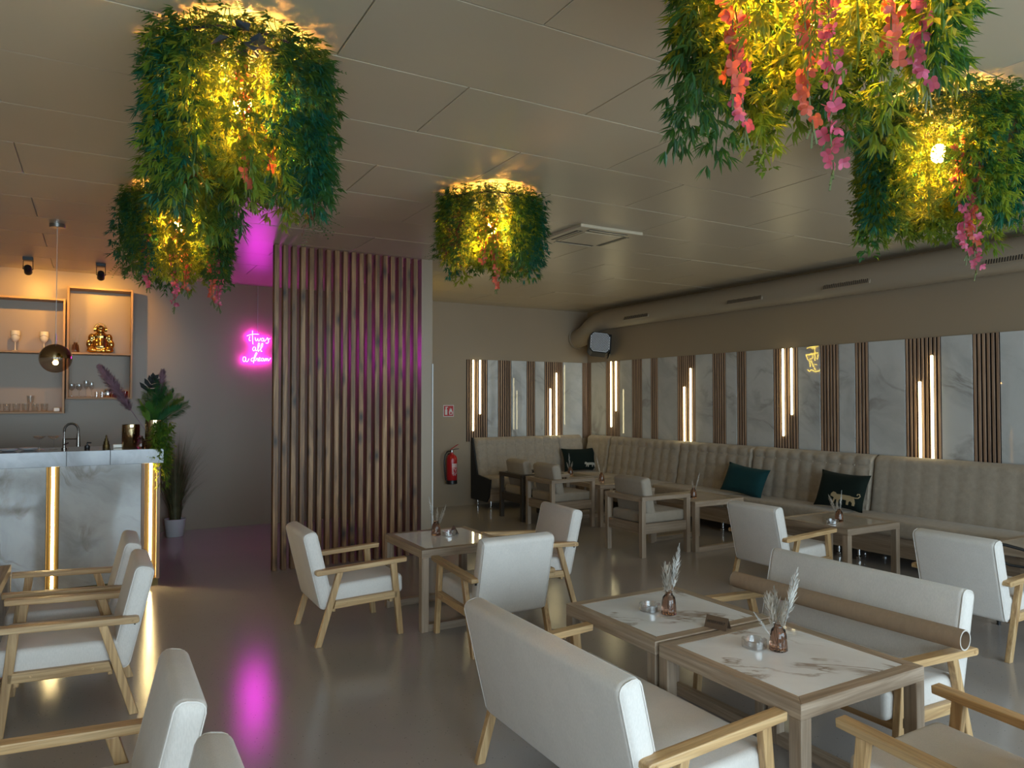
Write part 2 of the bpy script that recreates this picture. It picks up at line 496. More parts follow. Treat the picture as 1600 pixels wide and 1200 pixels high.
# ------------------------------------------------------------------ wall panelling
PT, PB = 2.165, 0.94
PITCH = 0.0390
slat_me = MB().box(-0.0112, 0.0112, -0.016, -0.006, PB, PT).mesh('slat', (0.0015, 1), None)
slat_me.materials.append(M['walnut'])
led_me = {}
def led_mesh(L):
    if L not in led_me:
        me = MB().box(-0.011, 0.011, -0.012, 0.0, 0, L).mesh('diffuser', (0.004, 2), 40)
        me.materials.append(M['led']); led_me[L] = me
    return led_me[L]
def slat_panel(origin, rz, width, n, label, cat='wall panel', group='slatted wall panels', leds=None, ledlabel=''):
    """local x runs along the wall, room side is -y"""
    t = thing('slat_panel', label, cat, origin, rz, group)
    obj('felt_backing', MB().box(0, width, -0.006, 0.0, PB, PT), M['felt'], t)
    pitch = width / n
    for i in range(n):
        s_ = obj('slat', slat_me, M['walnut'], t); s_.location = (pitch*(i+0.5), 0, 0)
    if leds:
        for j, (lx, z0, z1, word) in enumerate(leds):
            c, s2 = math.cos(rz), math.sin(rz)
            px, py = lx, -0.0235
            e = thing('light_bar', word + ' glowing light bar on ' + ledlabel, 'light bar', (origin[0]+c*px-s2*py, origin[1]+s2*px+c*py, z0), rz, 'vertical light bars on the slatted panels')
            obj('diffuser', led_mesh(round(z1-z0, 2)), M['led'], e)
            obj('housing', MB().box(-0.012, 0.012, 0.0, 0.006, 0, z1-z0), M['white'], e)
def marble_panel(origin, rz, width, wall):
    mb = MB().box(0, width, -0.014, 0.0, PB, PT)
    o = obj('marble_panel', mb, M['marble'], wall, bevel=(0.001, 1))
    o.location = origin; o.rotation_euler = (0, 0, rz)
    return o
def place(origin, rz, s): return (origin[0] + math.cos(rz)*s, origin[1] + math.sin(rz)*s, 0)
# right wall: local x towards the camera (-Y) => rz = -90deg, room side (-y local) = -X
orr = (X1-0.003, Y1, 0); rzr = R(-90)
groups_r = [(9.68, 9.56, 3), (9.17, 8.815, 9), (8.53, 8.295, 6), (8.105, 7.948, 4), (7.55, 7.195, 9), (6.89, 6.655, 6), (6.475, 6.318, 4),
            (5.91, 5.555, 9), (5.265, 5.03, 6), (4.84, 4.684, 4), (4.29, 3.935, 9), (3.65, 3.415, 6), (3.22, 3.064, 4), (2.67, 2.315, 9)]
hang = True
wide = 0
prev = None
for i, (ya, yb, n) in enumerate(groups_r):
    kind = {9: 'wide nine-slat', 6: 'medium six-slat', 4: 'narrow four-slat', 3: 'three-slat'}[n]
    where = 'in the corner on the long sofa wall' if i == 0 else '%s from the corner on the long sofa wall' % ORD[i]
    leds = None; ll = ''
    if n == 9:
        wide += 1
        ll = 'the %s wide slat panel from the corner, long wall' % ORD[wide-1]
        if hang: leds = [(0.155, 1.14, 2.16, 'longer hanging'), (0.275, 1.39, 2.16, 'shorter hanging')]
        else: leds = [(0.155, 0.97, 1.74, 'shorter upright'), (0.275, 0.97, 1.99, 'longer upright')]
        hang = not hang
    slat_panel(place(orr, rzr, Y1-ya), rzr, ya-yb, n, '%s walnut wall panel, %s' % (kind, where), leds=leds, ledlabel=ll)
    if prev is not None:
        marble_panel(place(orr, rzr, Y1-prev+0.001), rzr, prev-ya-0.002, wall_right)
    prev = yb
# back wall: local x along +X, room side -Y
orb = (0, Y1, 0)
groups_b = [(4.78, 5.13, 9), (5.31, 5.545, 6), (5.82, 5.976, 4), (6.15, 6.50, 9), (6.88, 6.978, 3)]
prev = None; hang = True
for i, (xa, xb, n) in enumerate(groups_b):
    kind = {9: 'wide nine-slat', 6: 'medium six-slat', 4: 'narrow four-slat', 3: 'three-slat'}[n]
    leds = None; ll = ''
    if n == 9:
        ll = 'the wide slat panel %s' % ('nearest the fire extinguisher' if hang else 'beside the corner, short back wall')
        if hang: leds = [(0.10, 1.10, 2.16, 'longer hanging'), (0.215, 1.35, 2.16, 'shorter hanging')]
        else: leds = [(0.10, 0.95, 1.74, 'shorter upright'), (0.215, 0.95, 1.99, 'longer upright')]
        hang = False
    slat_panel((xa, Y1-0.003, 0), 0, xb-xa, n, '%s walnut wall panel, %s from the fire extinguisher on the short back wall' % (kind, ORD[i]), leds=leds, ledlabel=ll)
    if prev is not None:
        marble_panel((prev+0.001, Y1-0.003, 0), 0, xa-prev-0.002, wall_back)
    prev = xb

# ------------------------------------------------------------------ batten screen
scr = thing('batten_screen', 'floor-to-ceiling screen of rough brown timber battens beside the pink sign', 'room divider', (1.408, 6.83, 0))
bat_me = MB().box(-0.0225, 0.0225, 0, 0.07, 0.0, ZC-0.004).mesh('batten', (0.003, 1), None)
bat_me.materials.append(M['rustic'])
for i in range(18):
    b_ = obj('batten', bat_me, M['rustic'], scr)
    b_.location = (0.0225 + i*0.0806, 0, 0)

# ------------------------------------------------------------------ bar counter
bar = thing('bar_counter', 'marble-clad bar counter with glowing vertical light channels', 'bar counter', (0, 6.80, 0))
obj('body', MB().box(-2.6, 0.455, 0.06, 0.55, 0.0, 1.03), M['black_leather'], bar)
obj('plinth', MB().box(-2.6, 0.47, 0.012, 0.06, 0.0, 0.06), M['brass'], bar)
xs = [(-2.55, -1.745), (-1.655, -1.035), (-0.945, -0.335), (-0.245, 0.335)]
for xa, xb in xs:
    obj('marble_panel', MB().box(xa, xb, 0.0, 0.06, 0.06, 1.03), M['bar_marble'], bar, bevel=(0.001, 1))
for xc in (-1.70, -0.99, -0.29):
    ch = obj('light_channel', MB().box(xc-0.045, xc+0.045, 0.045, 0.06, 0.06, 1.03).box(xc-0.045, xc-0.04, 0.002, 0.045, 0.06, 1.03).box(xc+0.04, xc+0.045, 0.002, 0.045, 0.06, 1.03), M['brass'], bar)
    obj('led_strip', MB().box(xc-0.009, xc+0.009, 0.030, 0.045, 0.06, 1.03), M['barled'], ch)
ch = obj('light_channel', MB().box(0.365, 0.455, 0.045, 0.06, 0.06, 1.03), M['brass'], bar)
obj('led_strip', MB().box(0.400, 0.418, 0.030, 0.045, 0.06, 1.03), M['barled'], ch)
for xa in (0.336, 0.452):
    obj('wooden_upright', MB().box(xa, xa+0.026, -0.008, 0.06, 0.06, 1.03), M['walnut'], bar, bevel=(0.002, 1))
obj('side_panel', MB().box(0.455, 0.478, 0.06, 0.55, 0.06, 1.03), M['walnut'], bar)
top = thing('marble_countertop', 'thick pale marble countertop on the bar', 'countertop', (0, 6.80, 1.03))
for xa, xb in ((-2.62, -1.42), (-1.418, -0.20), (-0.198, 0.105), (0.107, 0.50)):
    obj('stone_slab', MB().box(xa, xb, -0.03, 0.60, 0.0, 0.12), M['top_marble'], top, bevel=(0.002, 1))

# ------------------------------------------------------------------ armchairs and loveseats
def rounded(x0, x1, y0, y1, z0, z1, r, seg=4):
    return MB().box(x0, x1, y0, y1, z0, z1).mesh('pad', (r, seg), 50)
def xform(me, mat):
    me.transform(mat); me.update(); return me
def make_chair(name, label, cat, w, loc, rz, group):
    """faces +x; origin on the floor under the rear feet, centre of width; w = outer width over the legs"""
    t = thing(name, label, cat, loc, rz, group)
    h = w/2; iw = w - 0.066
    # seat
    me = rounded(0, 0.515, -iw/2, iw/2, 0, 0.125, 0.028)
    # soft crown on top of the cushion
    xform(me, Matrix.Translation((0.085, 0, 0.245)) @ Matrix.Rotation(R(-2.5), 4, 'Y'))
    seat = obj('seat', me, M['fabric'], t)
    me = rounded(0, 0.094, -iw/2, iw/2, 0, 0.505, 0.03, 5)
    mt = Matrix.Translation((0.042, 0, 0.215)) @ Matrix.Rotation(R(-13.5), 4, 'Y')
    xform(me, mt)
    back = obj('backrest', me, M['fabric'], t)
    # piping round both side faces of the backrest
    for sgn in (-1, 1):
        rr = 0.034
        pts = []
        for cx, cz, a0 in ((rr, rr, 180), (0.094-rr, rr, 270), (0.094-rr, 0.505-rr, 0), (rr, 0.505-rr, 90)):
            for k in range(4):
                a = R(a0 + k*30)
                pts.append(mt @ Vector((cx + (rr-0.004)*math.cos(a), sgn*(iw/2-0.010), cz + (rr-0.004)*math.sin(a))))
        obj('piping', MB().tube(pts, 0.0028, 5, closed=True), M['fabric'], back, smooth=60)
    obj('fabric_tag', MB().box(-0.003, 0.003, iw/2-0.02, iw/2+0.012, 0, 0.028), M['black'], back).matrix_local = mt @ Matrix.Translation((0.03, 0, 0.22))
    for sgn in (-1, 1):
        ya, yb = (h-0.032)*sgn, h*sgn
        if ya > yb: ya, yb = yb, ya
        def side(poly, nm, m_, pad=0.0):
            return obj(nm, MB().prism(poly, ya-pad, yb+pad), m_, t, bevel=(0.004, 2))
        side([(0.0, 0), (0.04, 0), (0.178, 0.455), (0.138, 0.455)], 'leg', M['oak_z'])
        side([(0.553, 0), (0.59, 0), (0.54, 0.48), (0.497, 0.48)], 'leg', M['oak_z'])
        side([(0.115, 0.228), (0.545, 0.245), (0.545, 0.292), (0.13, 0.278)], 'side_rail', M['oak_x'])
        arm = side([(0.0, 0.455), (0.012, 0.449), (0.605, 0.480), (0.607, 0.510), (0.012, 0.482), (0.0, 0.476)], 'armrest', M['oak_x'], 0.011)
        for bx, bz in ((0.03, 0.466),):
            obj('bolt', MB().tube([(bx, (yb if sgn > 0 else ya)-sgn*0.002+sgn*0.011, bz), (bx, (yb if sgn > 0 else ya)+sgn*0.0125, bz)], 0.007, 10), M['oak_y'], arm)
        for bx, bz in ((0.20, 0.257), (0.45, 0.268)):
            yo = yb if sgn > 0 else ya
            obj('bolt', MB().tube([(bx, yo-sgn*0.002, bz), (bx, yo+sgn*0.002, bz)], 0.007, 10), M['oak_y'], t)
    obj('cross_rail', MB().box(0.50, 0.522, -h+0.03, h-0.03, 0.215, 0.262), M['oak_y'], t, bevel=(0.003, 1))
    obj('cross_rail', MB().box(0.115, 0.135, -h+0.03, h-0.03, 0.205, 0.25), M['oak_y'], t, bevel=(0.003, 1))
    obj('dust_cover', MB().box(0.14, 0.50, -iw/2+0.03, iw/2-0.03, 0.236, 0.246), M['black_leather'], t)
    return t
GA = 'pale upholstered armchairs with oak frames'
W = 0.58
ch0 = make_chair('armchair', 'pale linen armchair with oak frame standing alone left of the table by the batten screen', 'armchair', W, (1.21, 4.87, 0), 0, GA)
dup(ch0, 'pale linen armchair with its back to the viewer at the table by the batten screen', (2.27, 3.912, 0), R(90))
dup(ch0, 'pale linen armchair behind another, right of the table by the batten screen', (3.205, 4.83, 0), R(180-3))
dup(ch0, 'pale linen armchair nearest the bar, lit golden by the light channels', (0.175, 5.07, 0), R(180))
dup(ch0, 'pale linen armchair beside the bar, in front of the golden-lit one', (0.20, 4.37, 0), R(180))
dup(ch0, 'pale linen armchair in the lower left foreground, large back and one arm in view', (0.215, 2.47, 0), R(180))
dup(ch0, 'pale linen armchair cut off by the bottom edge, only its backrest top in view', (0.245, 1.74, 0), R(180))
dup(ch0, 'pale linen armchair in the bottom right corner, both oak arms pointing at the marble table', (2.43, 0.955, 0), R(90))
dup(ch0, 'pale linen armchair before the sofa wall, behind the loveseat with the cardboard tube', (4.655, 4.12, 0), 0)
dup(ch0, 'pale linen armchair at the right edge, back turned, single oak leg on grey floor', (4.70, 2.56, 0), 0)
GL = 'pale upholstered loveseats with oak frames'
make_chair('loveseat', 'pale linen loveseat in the foreground with its back to the viewer', 'loveseat', 1.13, (1.425, 2.245, 0), 0, GL)
make_chair('loveseat', 'pale linen loveseat facing the marble tables with a cardboard tube across its arms', 'loveseat', 1.13, (3.347, 2.315, 0), R(180), GL)

# ------------------------------------------------------------------ tables
def make_table(name, label, loc, rz, hgt, topmat, dx=0.70, dy=0.70, wd='wash', group='square tables with wooden frames'):
    """origin at the centre on the floor; floor rails along local x"""
    t = thing(name, label, 'table', loc, rz, group)
    a, b = dx/2, dy/2; L = 0.052
    for sx in (-1, 1):
        for sy in (-1, 1):
            xa, ya = (a-L if sx > 0 else -a), (b-L if sy > 0 else -b)
            obj('leg', MB().box(xa, xa+L, ya, ya+L, 0, hgt-0.054), M[wd+'_z'], t, bevel=(0.002, 1))
    def mitre(ax):
        mb = MB(); z0, z1 = hgt-0.054, hgt
        if ax == 0:
            p = [(-a, -b), (a, -b), (a-L, -b+L), (-a+L, -b+L)]
        else:
            p = [(a, -b), (a, b), (a-L, b-L), (a-L, -b+L)]
        return mb.hexa([(q[0], q[1], z0) for q in p] + [(q[0], q[1], z1) for q in p])
    for k in range(4):
        m_ = M[wd+('_x' if k % 2 == 0 else '_y')]
        mb = mitre(k % 2)
        if k >= 2: mb.v = [(-x, -y, z) for x, y, z in mb.v]
        obj('top_rail', mb, m_, t, bevel=(0.0015, 1))
    obj('stone_top', MB().box(-a+L+0.0015, a-L-0.0015, -b+L+0.0015, b-L-0.0015, hgt-0.016, hgt-0.001), topmat, t, bevel=(0.0015, 1))
    for sy in (-1, 1):
        ya = b-L if sy > 0 else -b
        obj('floor_rail', MB().box(-a+L, a-L, ya, ya+L, 0.0, 0.05), M[wd+'_x'], t, bevel=(0.002, 1))
    return t
make_table('lounge_table', 'square table with glossy top beside the batten screen', (2.24, 4.885, 0), 0, 0.55, M['table_stone'], 0.67, 0.72)
make_table('lounge_table', 'white marble table nearer the batten screen of the joined pair', (2.385, 2.67, 0), R(90), 0.55, M['table_stone'], 0.66, 0.70)
make_table('lounge_table', 'white marble table in the right foreground of the joined pair', (2.387, 1.97, 0), R(90), 0.55, M['table_stone'], 0.70, 0.70)
make_table('lounge_table', 'table at the left edge before the golden-lit armchair, only its corner in view', (-0.79, 5.05, 0), R(90), 0.55, M['table_stone'], 0.70, 0.70)
make_table('lounge_table', 'table at the left edge before the second armchair from the bar', (-0.79, 4.34, 0), R(90), 0.55, M['table_stone'], 0.70, 0.70)
make_table('lounge_table', 'beige-topped table before the sofa wall with ashtray and vase, next to a pale armchair', (5.62, 4.08, 0), 0, 0.515, M['beige_top'])
make_table('lounge_table', 'beige-topped table right of the nearest wooden box-frame chair', (5.675, 5.85, 0), 0, 0.515, M['beige_top'])
make_table('lounge_table', 'beige-topped table hidden behind the middle wooden box-frame chair', (5.72, 7.52, 0), 0, 0.515, M['beige_top'])
make_table('lounge_table', 'table in the far corner beside the dark wooden chair', (5.72, 8.40, 0), 0, 0.515, M['beige_top'], 0.62, 0.62)
make_table('lounge_table', 'beige-topped table cut off by the right edge behind the armchair', (5.95, 2.55, 0), 0, 0.515, M['beige_top'])

# ------------------------------------------------------------------ wooden box-frame chairs
def box_chair(label, loc, wd, group='wooden box-frame lounge chairs', cush='velvet_cush'):
    """faces +x; origin at rear-near foot corner"""
    t = thing('box_frame_chair', label, 'lounge chair', loc, 0, group)
    D, Wd, P = 0.64, 0.60, 0.05
    for px in (0, D-P):
        for py in (0, Wd-P):
            obj('leg', MB().box(px, px+P, py, py+P, 0, 0.56), M[wd+'_z'], t, bevel=(0.002, 1))
    for py in (0, Wd-P):
        obj('armrest', MB().box(0, D, py-0.005, py+P+0.005, 0.56, 0.60), M[wd+'_x'], t, bevel=(0.002, 1))
        obj('side_rail', MB().box(P, D-P, py+0.008, py+P-0.008, 0.23, 0.33), M[wd+'_x'], t, bevel=(0.002, 1))
    obj('back_rail', MB().box(0.0, P, P, Wd-P, 0.545, 0.60), M[wd+'_y'], t, bevel=(0.002, 1))
    obj('back_rail', MB().box(0.008, P-0.008, P, Wd-P, 0.23, 0.33), M[wd+'_y'], t, bevel=(0.002, 1))
    obj('front_rail', MB().box(D-P+0.008, D-0.008, P, Wd-P, 0.23, 0.33), M[wd+'_y'], t, bevel=(0.002, 1))
    me = rounded(0, 0.57, P+0.004, Wd-P-0.004, 0, 0.11, 0.025)
    xform(me, Matrix.Translation((0.055, 0, 0.322)))
    obj('seat_cushion', me, M[cush], t)
    me = rounded(0, 0.12, P+0.008, Wd-P-0.008, 0, 0.44, 0.035)
    xform(me, Matrix.Translation((0.135, 0, 0.33)) @ Matrix.Rotation(R(-11), 4, 'Y'))
    obj('back_cushion', me, M[cush], t)
    return t
box_chair('nearest wooden box-frame chair with grey-beige cushions, angled rear to the viewer', (4.675, 5.56, 0), 'wash')
box_chair('middle wooden box-frame chair with grey-beige cushions before the dark one', (4.72, 7.26, 0), 'wash')
box_chair('dark wooden box-frame chair with ochre-lit cushion by the sofa end', (4.72, 7.95, 0), 'darkwood')

# ------------------------------------------------------------------ upholstered wall bench
def tufted(L, hgt, tilt, tuft, name='backrest'):
    """local x along the bench, room side -y, bottom at z=0; leaning back to the wall"""
    mb = MB()
    p = 0.168
    nx = max(8, int(L/0.021)); nz = 26
    for j in range(nz+1):
        for i in range(nx+1):
            s_, q = L*i/nx, hgt*j/nz
            b_ = (abs(math.sin(PI*s_/p))*abs(math.sin(PI*(q+0.02)/p)))**0.4*tuft
            e = min(s_, L-s_)
            edge = -0.035*(1-min(1, e/0.03))**2
            te = -0.06*(1-min(1, (hgt-q)/0.05))**2
            mb.v.append((s_, -(0.10 + tilt*(1-q/hgt) + b_ + edge + te), q))
    for j in range(nz):
        for i in range(nx):
            a = j*(nx+1)+i
            mb.f.append((a, a+1, a+nx+2, a+nx+1))
    # close to the wall side
    o = len(mb.v)
    for j in (0, nz):
        for i in range(nx+1):
            mb.v.append((L*i/nx, -0.022, hgt*j/nz))
    for i in range(nx):
        mb.f.append((nz*(nx+1)+i, nz*(nx+1)+i+1, o+(nx+1)+i+1, o+(nx+1)+i))
        mb.f.append((i+1, i, o+i, o+i+1))
    for i in (0, nx):
        idx = [j*(nx+1)+i for j in range(nz+1)] + [o+(nx+1)+i, o+i]
        mb.f.append(tuple(idx) if i == 0 else tuple(reversed(idx)))
    return mb.mesh(name, None, 55)
def bench(label, loc, rz, L, tuft, feet):
    t = thing('bench_module', label, 'bench', loc, rz, 'beige velvet wall bench modules')
    bk = obj('backrest', tufted(L, 0.60, 0.10, tuft), M['velvet'], t); bk.location = (0, 0, 0.40)
    if tuft > 0.01:
        bt = MB()
        p = 0.168
        for i in range(1, int(L/p)+1):
            for j in range(1, 4):
                q = j*p-0.02
                if i*p < L-0.04 and q < 0.58:
                    bt.sphere((i*p, -(0.102+0.10*(1-q/0.60)), q), 0.009, 8, 5)
        bb = obj('tufting_buttons', bt, M['velvet'], bk, smooth=180)
    me = rounded(0.002, L-0.002, -0.62, -0.15, 0.0, 0.15, 0.035)
    me.transform(Matrix.Translation((0, 0, 0.30)))
    obj('seat_cushion', me, M['velvet'], t)
    obj('base', MB().box(0, L, -0.56, -0.03, 0.115, 0.30), M['wash_x'], t)
    for fx in feet:
        for fy in (-0.50, -0.09):
            obj('castor', MB().lathe([(0.022, 0.0), (0.026, 0.01), (0.026, 0.035), (0.014, 0.045), (0.014, 0.10), (0.03, 0.105), (0.03, 0.116)], 12, (fx, fy, 0)), M['chrome'], t, smooth=40)
    return t
seams = [8.90, 7.36, 6.11, 4.56, 3.01, 1.46]
names = ['tufted beige velvet bench section nearest the corner on the long wall', 'tufted beige velvet bench section behind the nearest box-frame chair on the long wall',
         'tufted beige velvet bench section with the teal and leopard cushions', 'plain beige velvet bench section right of the leopard cushion', 'plain beige velvet bench section running out at the right edge']
for i in range(5):
    bench(names[i], (X1-0.028, seams[i], 0), R(-90), seams[i]-seams[i+1], 0.028 if i < 3 else 0.008, (0.1, seams[i]-seams[i+1]-0.12))
bench('tufted beige velvet bench section on the short back wall with black end panel', (4.875, Y1-0.028, 0), 0, 1.47, 0.024, (0.04, 1.3))
cb = thing('bench_module', 'narrow corner section of the beige velvet bench behind the dark leopard cushion', 'bench', (6.347, Y1-0.028, 0), 0, 'beige velvet wall bench modules')
o_ = obj('backrest', tufted(0.45, 0.60, 0.10, 0.012), M['velvet'], cb); o_.location = (0, 0, 0.40)
o_ = obj('backrest', tufted(0.60, 0.60, 0.10, 0.020), M['velvet'], cb)
o_.location = (X1-0.028-6.347, -0.15, 0.40); o_.rotation_euler = (0, 0, R(-90))
me = rounded(0.002, 0.49, -0.75, -0.13, 0.30, 0.45, 0.035); obj('seat_cushion', me, M['velvet'], cb)
obj('base', MB().box(0.03, 0.60, -0.745, -0.03, 0.115, 0.30), M['wash_x'], cb)
# black end panel of the short bench
pm = MB()
poly = [(-0.02, 0.10), (-0.50, 0.10), (-0.58, 0.18), (-0.625, 0.43), (-0.22, 0.47), (-0.06, 1.0), (-0.02, 1.0)]
pm.v = [(0, y_, z_) for y_, z_ in poly] + [(0.022, y_, z_) for y_, z_ in poly]
k = len(poly)
pm.f = [tuple(range(k)), tuple(range(2*k-1, k-1, -1))] + [(i, (i+1) % k, (i+1) % k + k, i+k) for i in range(k)]
epo = obj('bench_end_panel', pm, M['black_leather'], None)
epo.location = (4.85, Y1-0.0, 0)
tag(epo, 'black upholstered end panel closing the short bench beside the fire extinguisher', 'end panel')

# ------------------------------------------------------------------ cushions on the bench
def pillow(w, h, d):
    mb = MB(); n, m_ = 18, 12
    for side in (-1, 1):
        for j in range(m_+1):
            for i in range(n+1):
                u, v = 2*i/n-1, 2*j/m_-1
                f_ = ((1-u**4)*(1-v**4))**0.55
                pin = 1-0.11*(1-abs(u)**2.2)*abs(v)**3, 1-0.08*(1-abs(v)**2.2)*abs(u)**3
                mb.v.append((u*w/2*pin[1], side*d/2*f_, h/2 + v*h/2*pin[0]))
    c = (n+1)*(m_+1)
    for j in range(m_):
        for i in range(n):
            a = j*(n+1)+i
            mb.f.append((a, a+1, a+n+2, a+n+1)); mb.f.append((c+a, c+a+n+1, c+a+n+2, c+a+1))
    return mb.mesh('pillow', None, 180)
def leopard(scale, m_, parent, ox, oz, w, h, d):
    """embroidered leopard lying on the front of a pillow of size w, h, d"""
    body = [(-0.10,0.062),(-0.085,0.078),(-0.066,0.075),(-0.055,0.064),(0.0,0.066),(0.05,0.066),(0.072,0.060),(0.085,0.045),(0.092,0.02),(0.088,0.0),(0.074,0.0),(0.074,0.018),(0.058,0.03),
            (0.046,0.022),(0.044,0.0),(0.030,0.0),(0.030,0.03),(-0.01,0.033),(-0.03,0.026),(-0.034,0.0),(-0.048,0.0),(-0.048,0.028),(-0.062,0.024),(-0.07,0.004),(-0.082,0.004),(-0.07,0.036),(-0.085,0.042),(-0.10,0.045)]
    def surf(x, z):
        u, v = 2*x/w, 2*z/h-1
        return -(d/2*max(0.0, (1-u**4)*(1-v**4))**0.55) - 0.005
    mb = MB(); n = len(body)
    P_ = [(ox+x*scale, oz+z*scale) for x, z in body]
    for off in (0.0, 0.008): mb.v += [(x, surf(x, z)+off, z) for x, z in P_]
    mb.f = [tuple(range(n)), tuple(range(2*n-1, n-1, -1))] + [(i, (i+1) % n, (i+1) % n+n, i+n) for i in range(n)]
    tail = [(0.07,0.058),(0.09,0.056),(0.108,0.060),(0.118,0.075),(0.112,0.088),(0.100,0.086),(0.098,0.076)]
    mb.tube([(ox+x*scale, surf(ox+x*scale, oz+z*scale), oz+z*scale) for x, z in tail], 0.0042*scale, 6)
    return obj('leopard_embroidery', mb, m_, parent)
def cushion(label, loc, rz, w, h, m_, lean, tilt=0, leo=None):
    t = thing('cushion', label, 'cushion', loc, rz, 'scatter cushions on the bench')
    t.rotation_euler = (R(-lean), R(tilt), rz)
    c_ = obj('cover', pillow(w, h, 0.13), m_, t)
    if leo:
        leopard(leo[0], leo[1], c_, leo[2], leo[3], w, h, 0.13)
    return t
cushion('bottle green cushion with pale leopard leaning in the corner of the bench', (6.56, 9.24, 0.455), R(-6), 0.60, 0.37, M['green_velvet'], 18, 0, (1.0, M['pale_thread'], 0.14, 0.05))
cushion('plain teal velvet cushion lying tilted on the long bench', (6.53, 6.02, 0.455), R(-90), 0.62, 0.36, M['teal_velvet'], 22, 5)
cushion('dark green cushion with gold leopard and curled tail on the long bench', (6.53, 4.74, 0.455), R(-90), 0.56, 0.39, M['green_velvet'], 20, 2, (1.4, M['gold_thread'], 0.08, 0.05))

# ------------------------------------------------------------------ vases, ashtrays, tent cards
def plume(mb, base, tip, r, n, seed, hang=0.35):
    rd = random.Random(seed)
    base, tip = Vector(base), Vector(tip); ax = tip-base; L = ax.length; ax.normalize()
    u = ax.orthogonal().normalized(); w = ax.cross(u)
    mb.tube([base, base+ax*L*0.5, tip], 0.0012, 4)
    for i in range(n):
        t = i/n
        rr = r*math.sin(PI*min(1, 0.12+0.88*t))**0.7*(1-0.35*t)
        a = rd.random()*2*PI
        d = u*math.cos(a)+w*math.sin(a)
        p = base+ax*(L*(0.30+0.68*t))
        q = p+d*rr*(0.6+0.5*rd.random())+ax*rr*(1.2+rd.random())
        sd = ax.cross(d).normalized()*rr*0.16
        mid = p.lerp(q, 0.5)+d*rr*0.12
        mb.add([p, mid-sd, q, mid+sd], [(0, 1, 2), (0, 2, 3)])
def vase(label, loc, seed, s=1.0, tips=((0.05, 0.0, 0.30, 'w', 0.022), (-0.035, 0.0, 0.22, 'c', 0.026), (-0.01, 0.03, 0.23, 'c', 0.022), (0.02, -0.02, 0.20, 'c', 0.02))):
    t = thing('dried_flower_vase', label, 'vase', loc, 0, 'amber glass vases with dried grass')
    mb = MB(); n = 28
    prof = [(0.030, 0.0), (0.0345, 0.004), (0.034, 0.02), (0.031, 0.06), (0.027, 0.082), (0.018, 0.094), (0.0165, 0.104), (0.019, 0.110)]
    base = 0
    for r_, z_ in prof:
        for k_ in range(n):
            a = 2*PI*k_/n
            rr = r_*(1+0.05*(k_ % 2)) if 0.003 < z_ < 0.085 else r_
            mb.v.append((rr*s*math.cos(a), rr*s*math.sin(a), z_*s))
    for i in range(len(prof)-1):
        for k_ in range(n):
            l = (k_+1) % n
            mb.f.append((i*n+k_, i*n+l, (i+1)*n+l, (i+1)*n+k_))
    mb.f.append(tuple(range(n-1, -1, -1)))
    obj('bottle', mb, M['amber'], t, smooth=60)
    for i, (dx, dy, hh, kind, r_) in enumerate(tips):
        pm_ = MB(); plume(pm_, (dx*0.12, dy*0.12, 0.03*s), (dx*s, dy*s, hh*s), r_*s, 90 if kind == 'w' else 70, seed*17+i)
        obj('dried_plume', pm_, M['pampas_w' if kind == 'w' else 'pampas'], t)
    return t
CR = (0.867, -0.498)     # direction from left to right as seen from the entrance
def tp(u, z, kind, r, v=0.0): return (CR[0]*u + 0.498*v, CR[1]*u + 0.867*v, z, kind, r)
T55, T52 = 0.549, 0.514
vase('amber glass vase with tall white plume on the nearest marble table', (2.40, 2.015, T55), 1, 1.0, (tp(0.082, 0.335, 'w', 0.030), tp(-0.045, 0.24, 'c', 0.032), tp(-0.005, 0.255, 'c', 0.030, 0.03), tp(0.02, 0.22, 'c', 0.024, -0.03), tp(-0.10, 0.155, 'w', 0.010)))
vase('amber glass vase with upright white plume on the marble table nearer the screen', (2.355, 2.61, T55), 2, 1.0, (tp(0.052, 0.335, 'w', 0.026), tp(-0.015, 0.25, 'c', 0.034), tp(0.012, 0.24, 'c', 0.030, 0.03), tp(-0.025, 0.20, 'c', 0.022)))
vase('amber glass vase on the table beside the batten screen', (2.215, 4.99, T55), 3, 1.0, (tp(-0.055, 0.285, 'w', 0.014), tp(0.01, 0.21, 'c', 0.016), tp(0.05, 0.20, 'c', 0.014), tp(0.075, 0.23, 'c', 0.014)))
vase('amber glass vase with two-pronged plumes before the gold leopard cushion', (5.55, 4.01, T52), 4, 1.0, (tp(0.025, 0.27, 'w', 0.014), tp(-0.09, 0.235, 'c', 0.022), tp(-0.02, 0.18, 'c', 0.02)))
vase('amber glass vase on the table right of the nearest box-frame chair', (5.55, 5.76, T52), 5, 1.0, (tp(0.07, 0.27, 'w', 0.014), tp(-0.01, 0.19, 'c', 0.018)))
vase('amber glass vase behind the middle box-frame chair', (5.64, 7.50, T52), 6, 1.05, (tp(-0.06, 0.30, 'w', 0.013), tp(0.03, 0.19, 'c', 0.014)))
vase('amber glass vase before the pale leopard cushion in the corner', (5.76, 8.38, T52), 7, 1.05, (tp(-0.02, 0.29, 'w', 0.016), tp(0.03, 0.18, 'c', 0.018), tp(-0.05, 0.17, 'c', 0.016)))
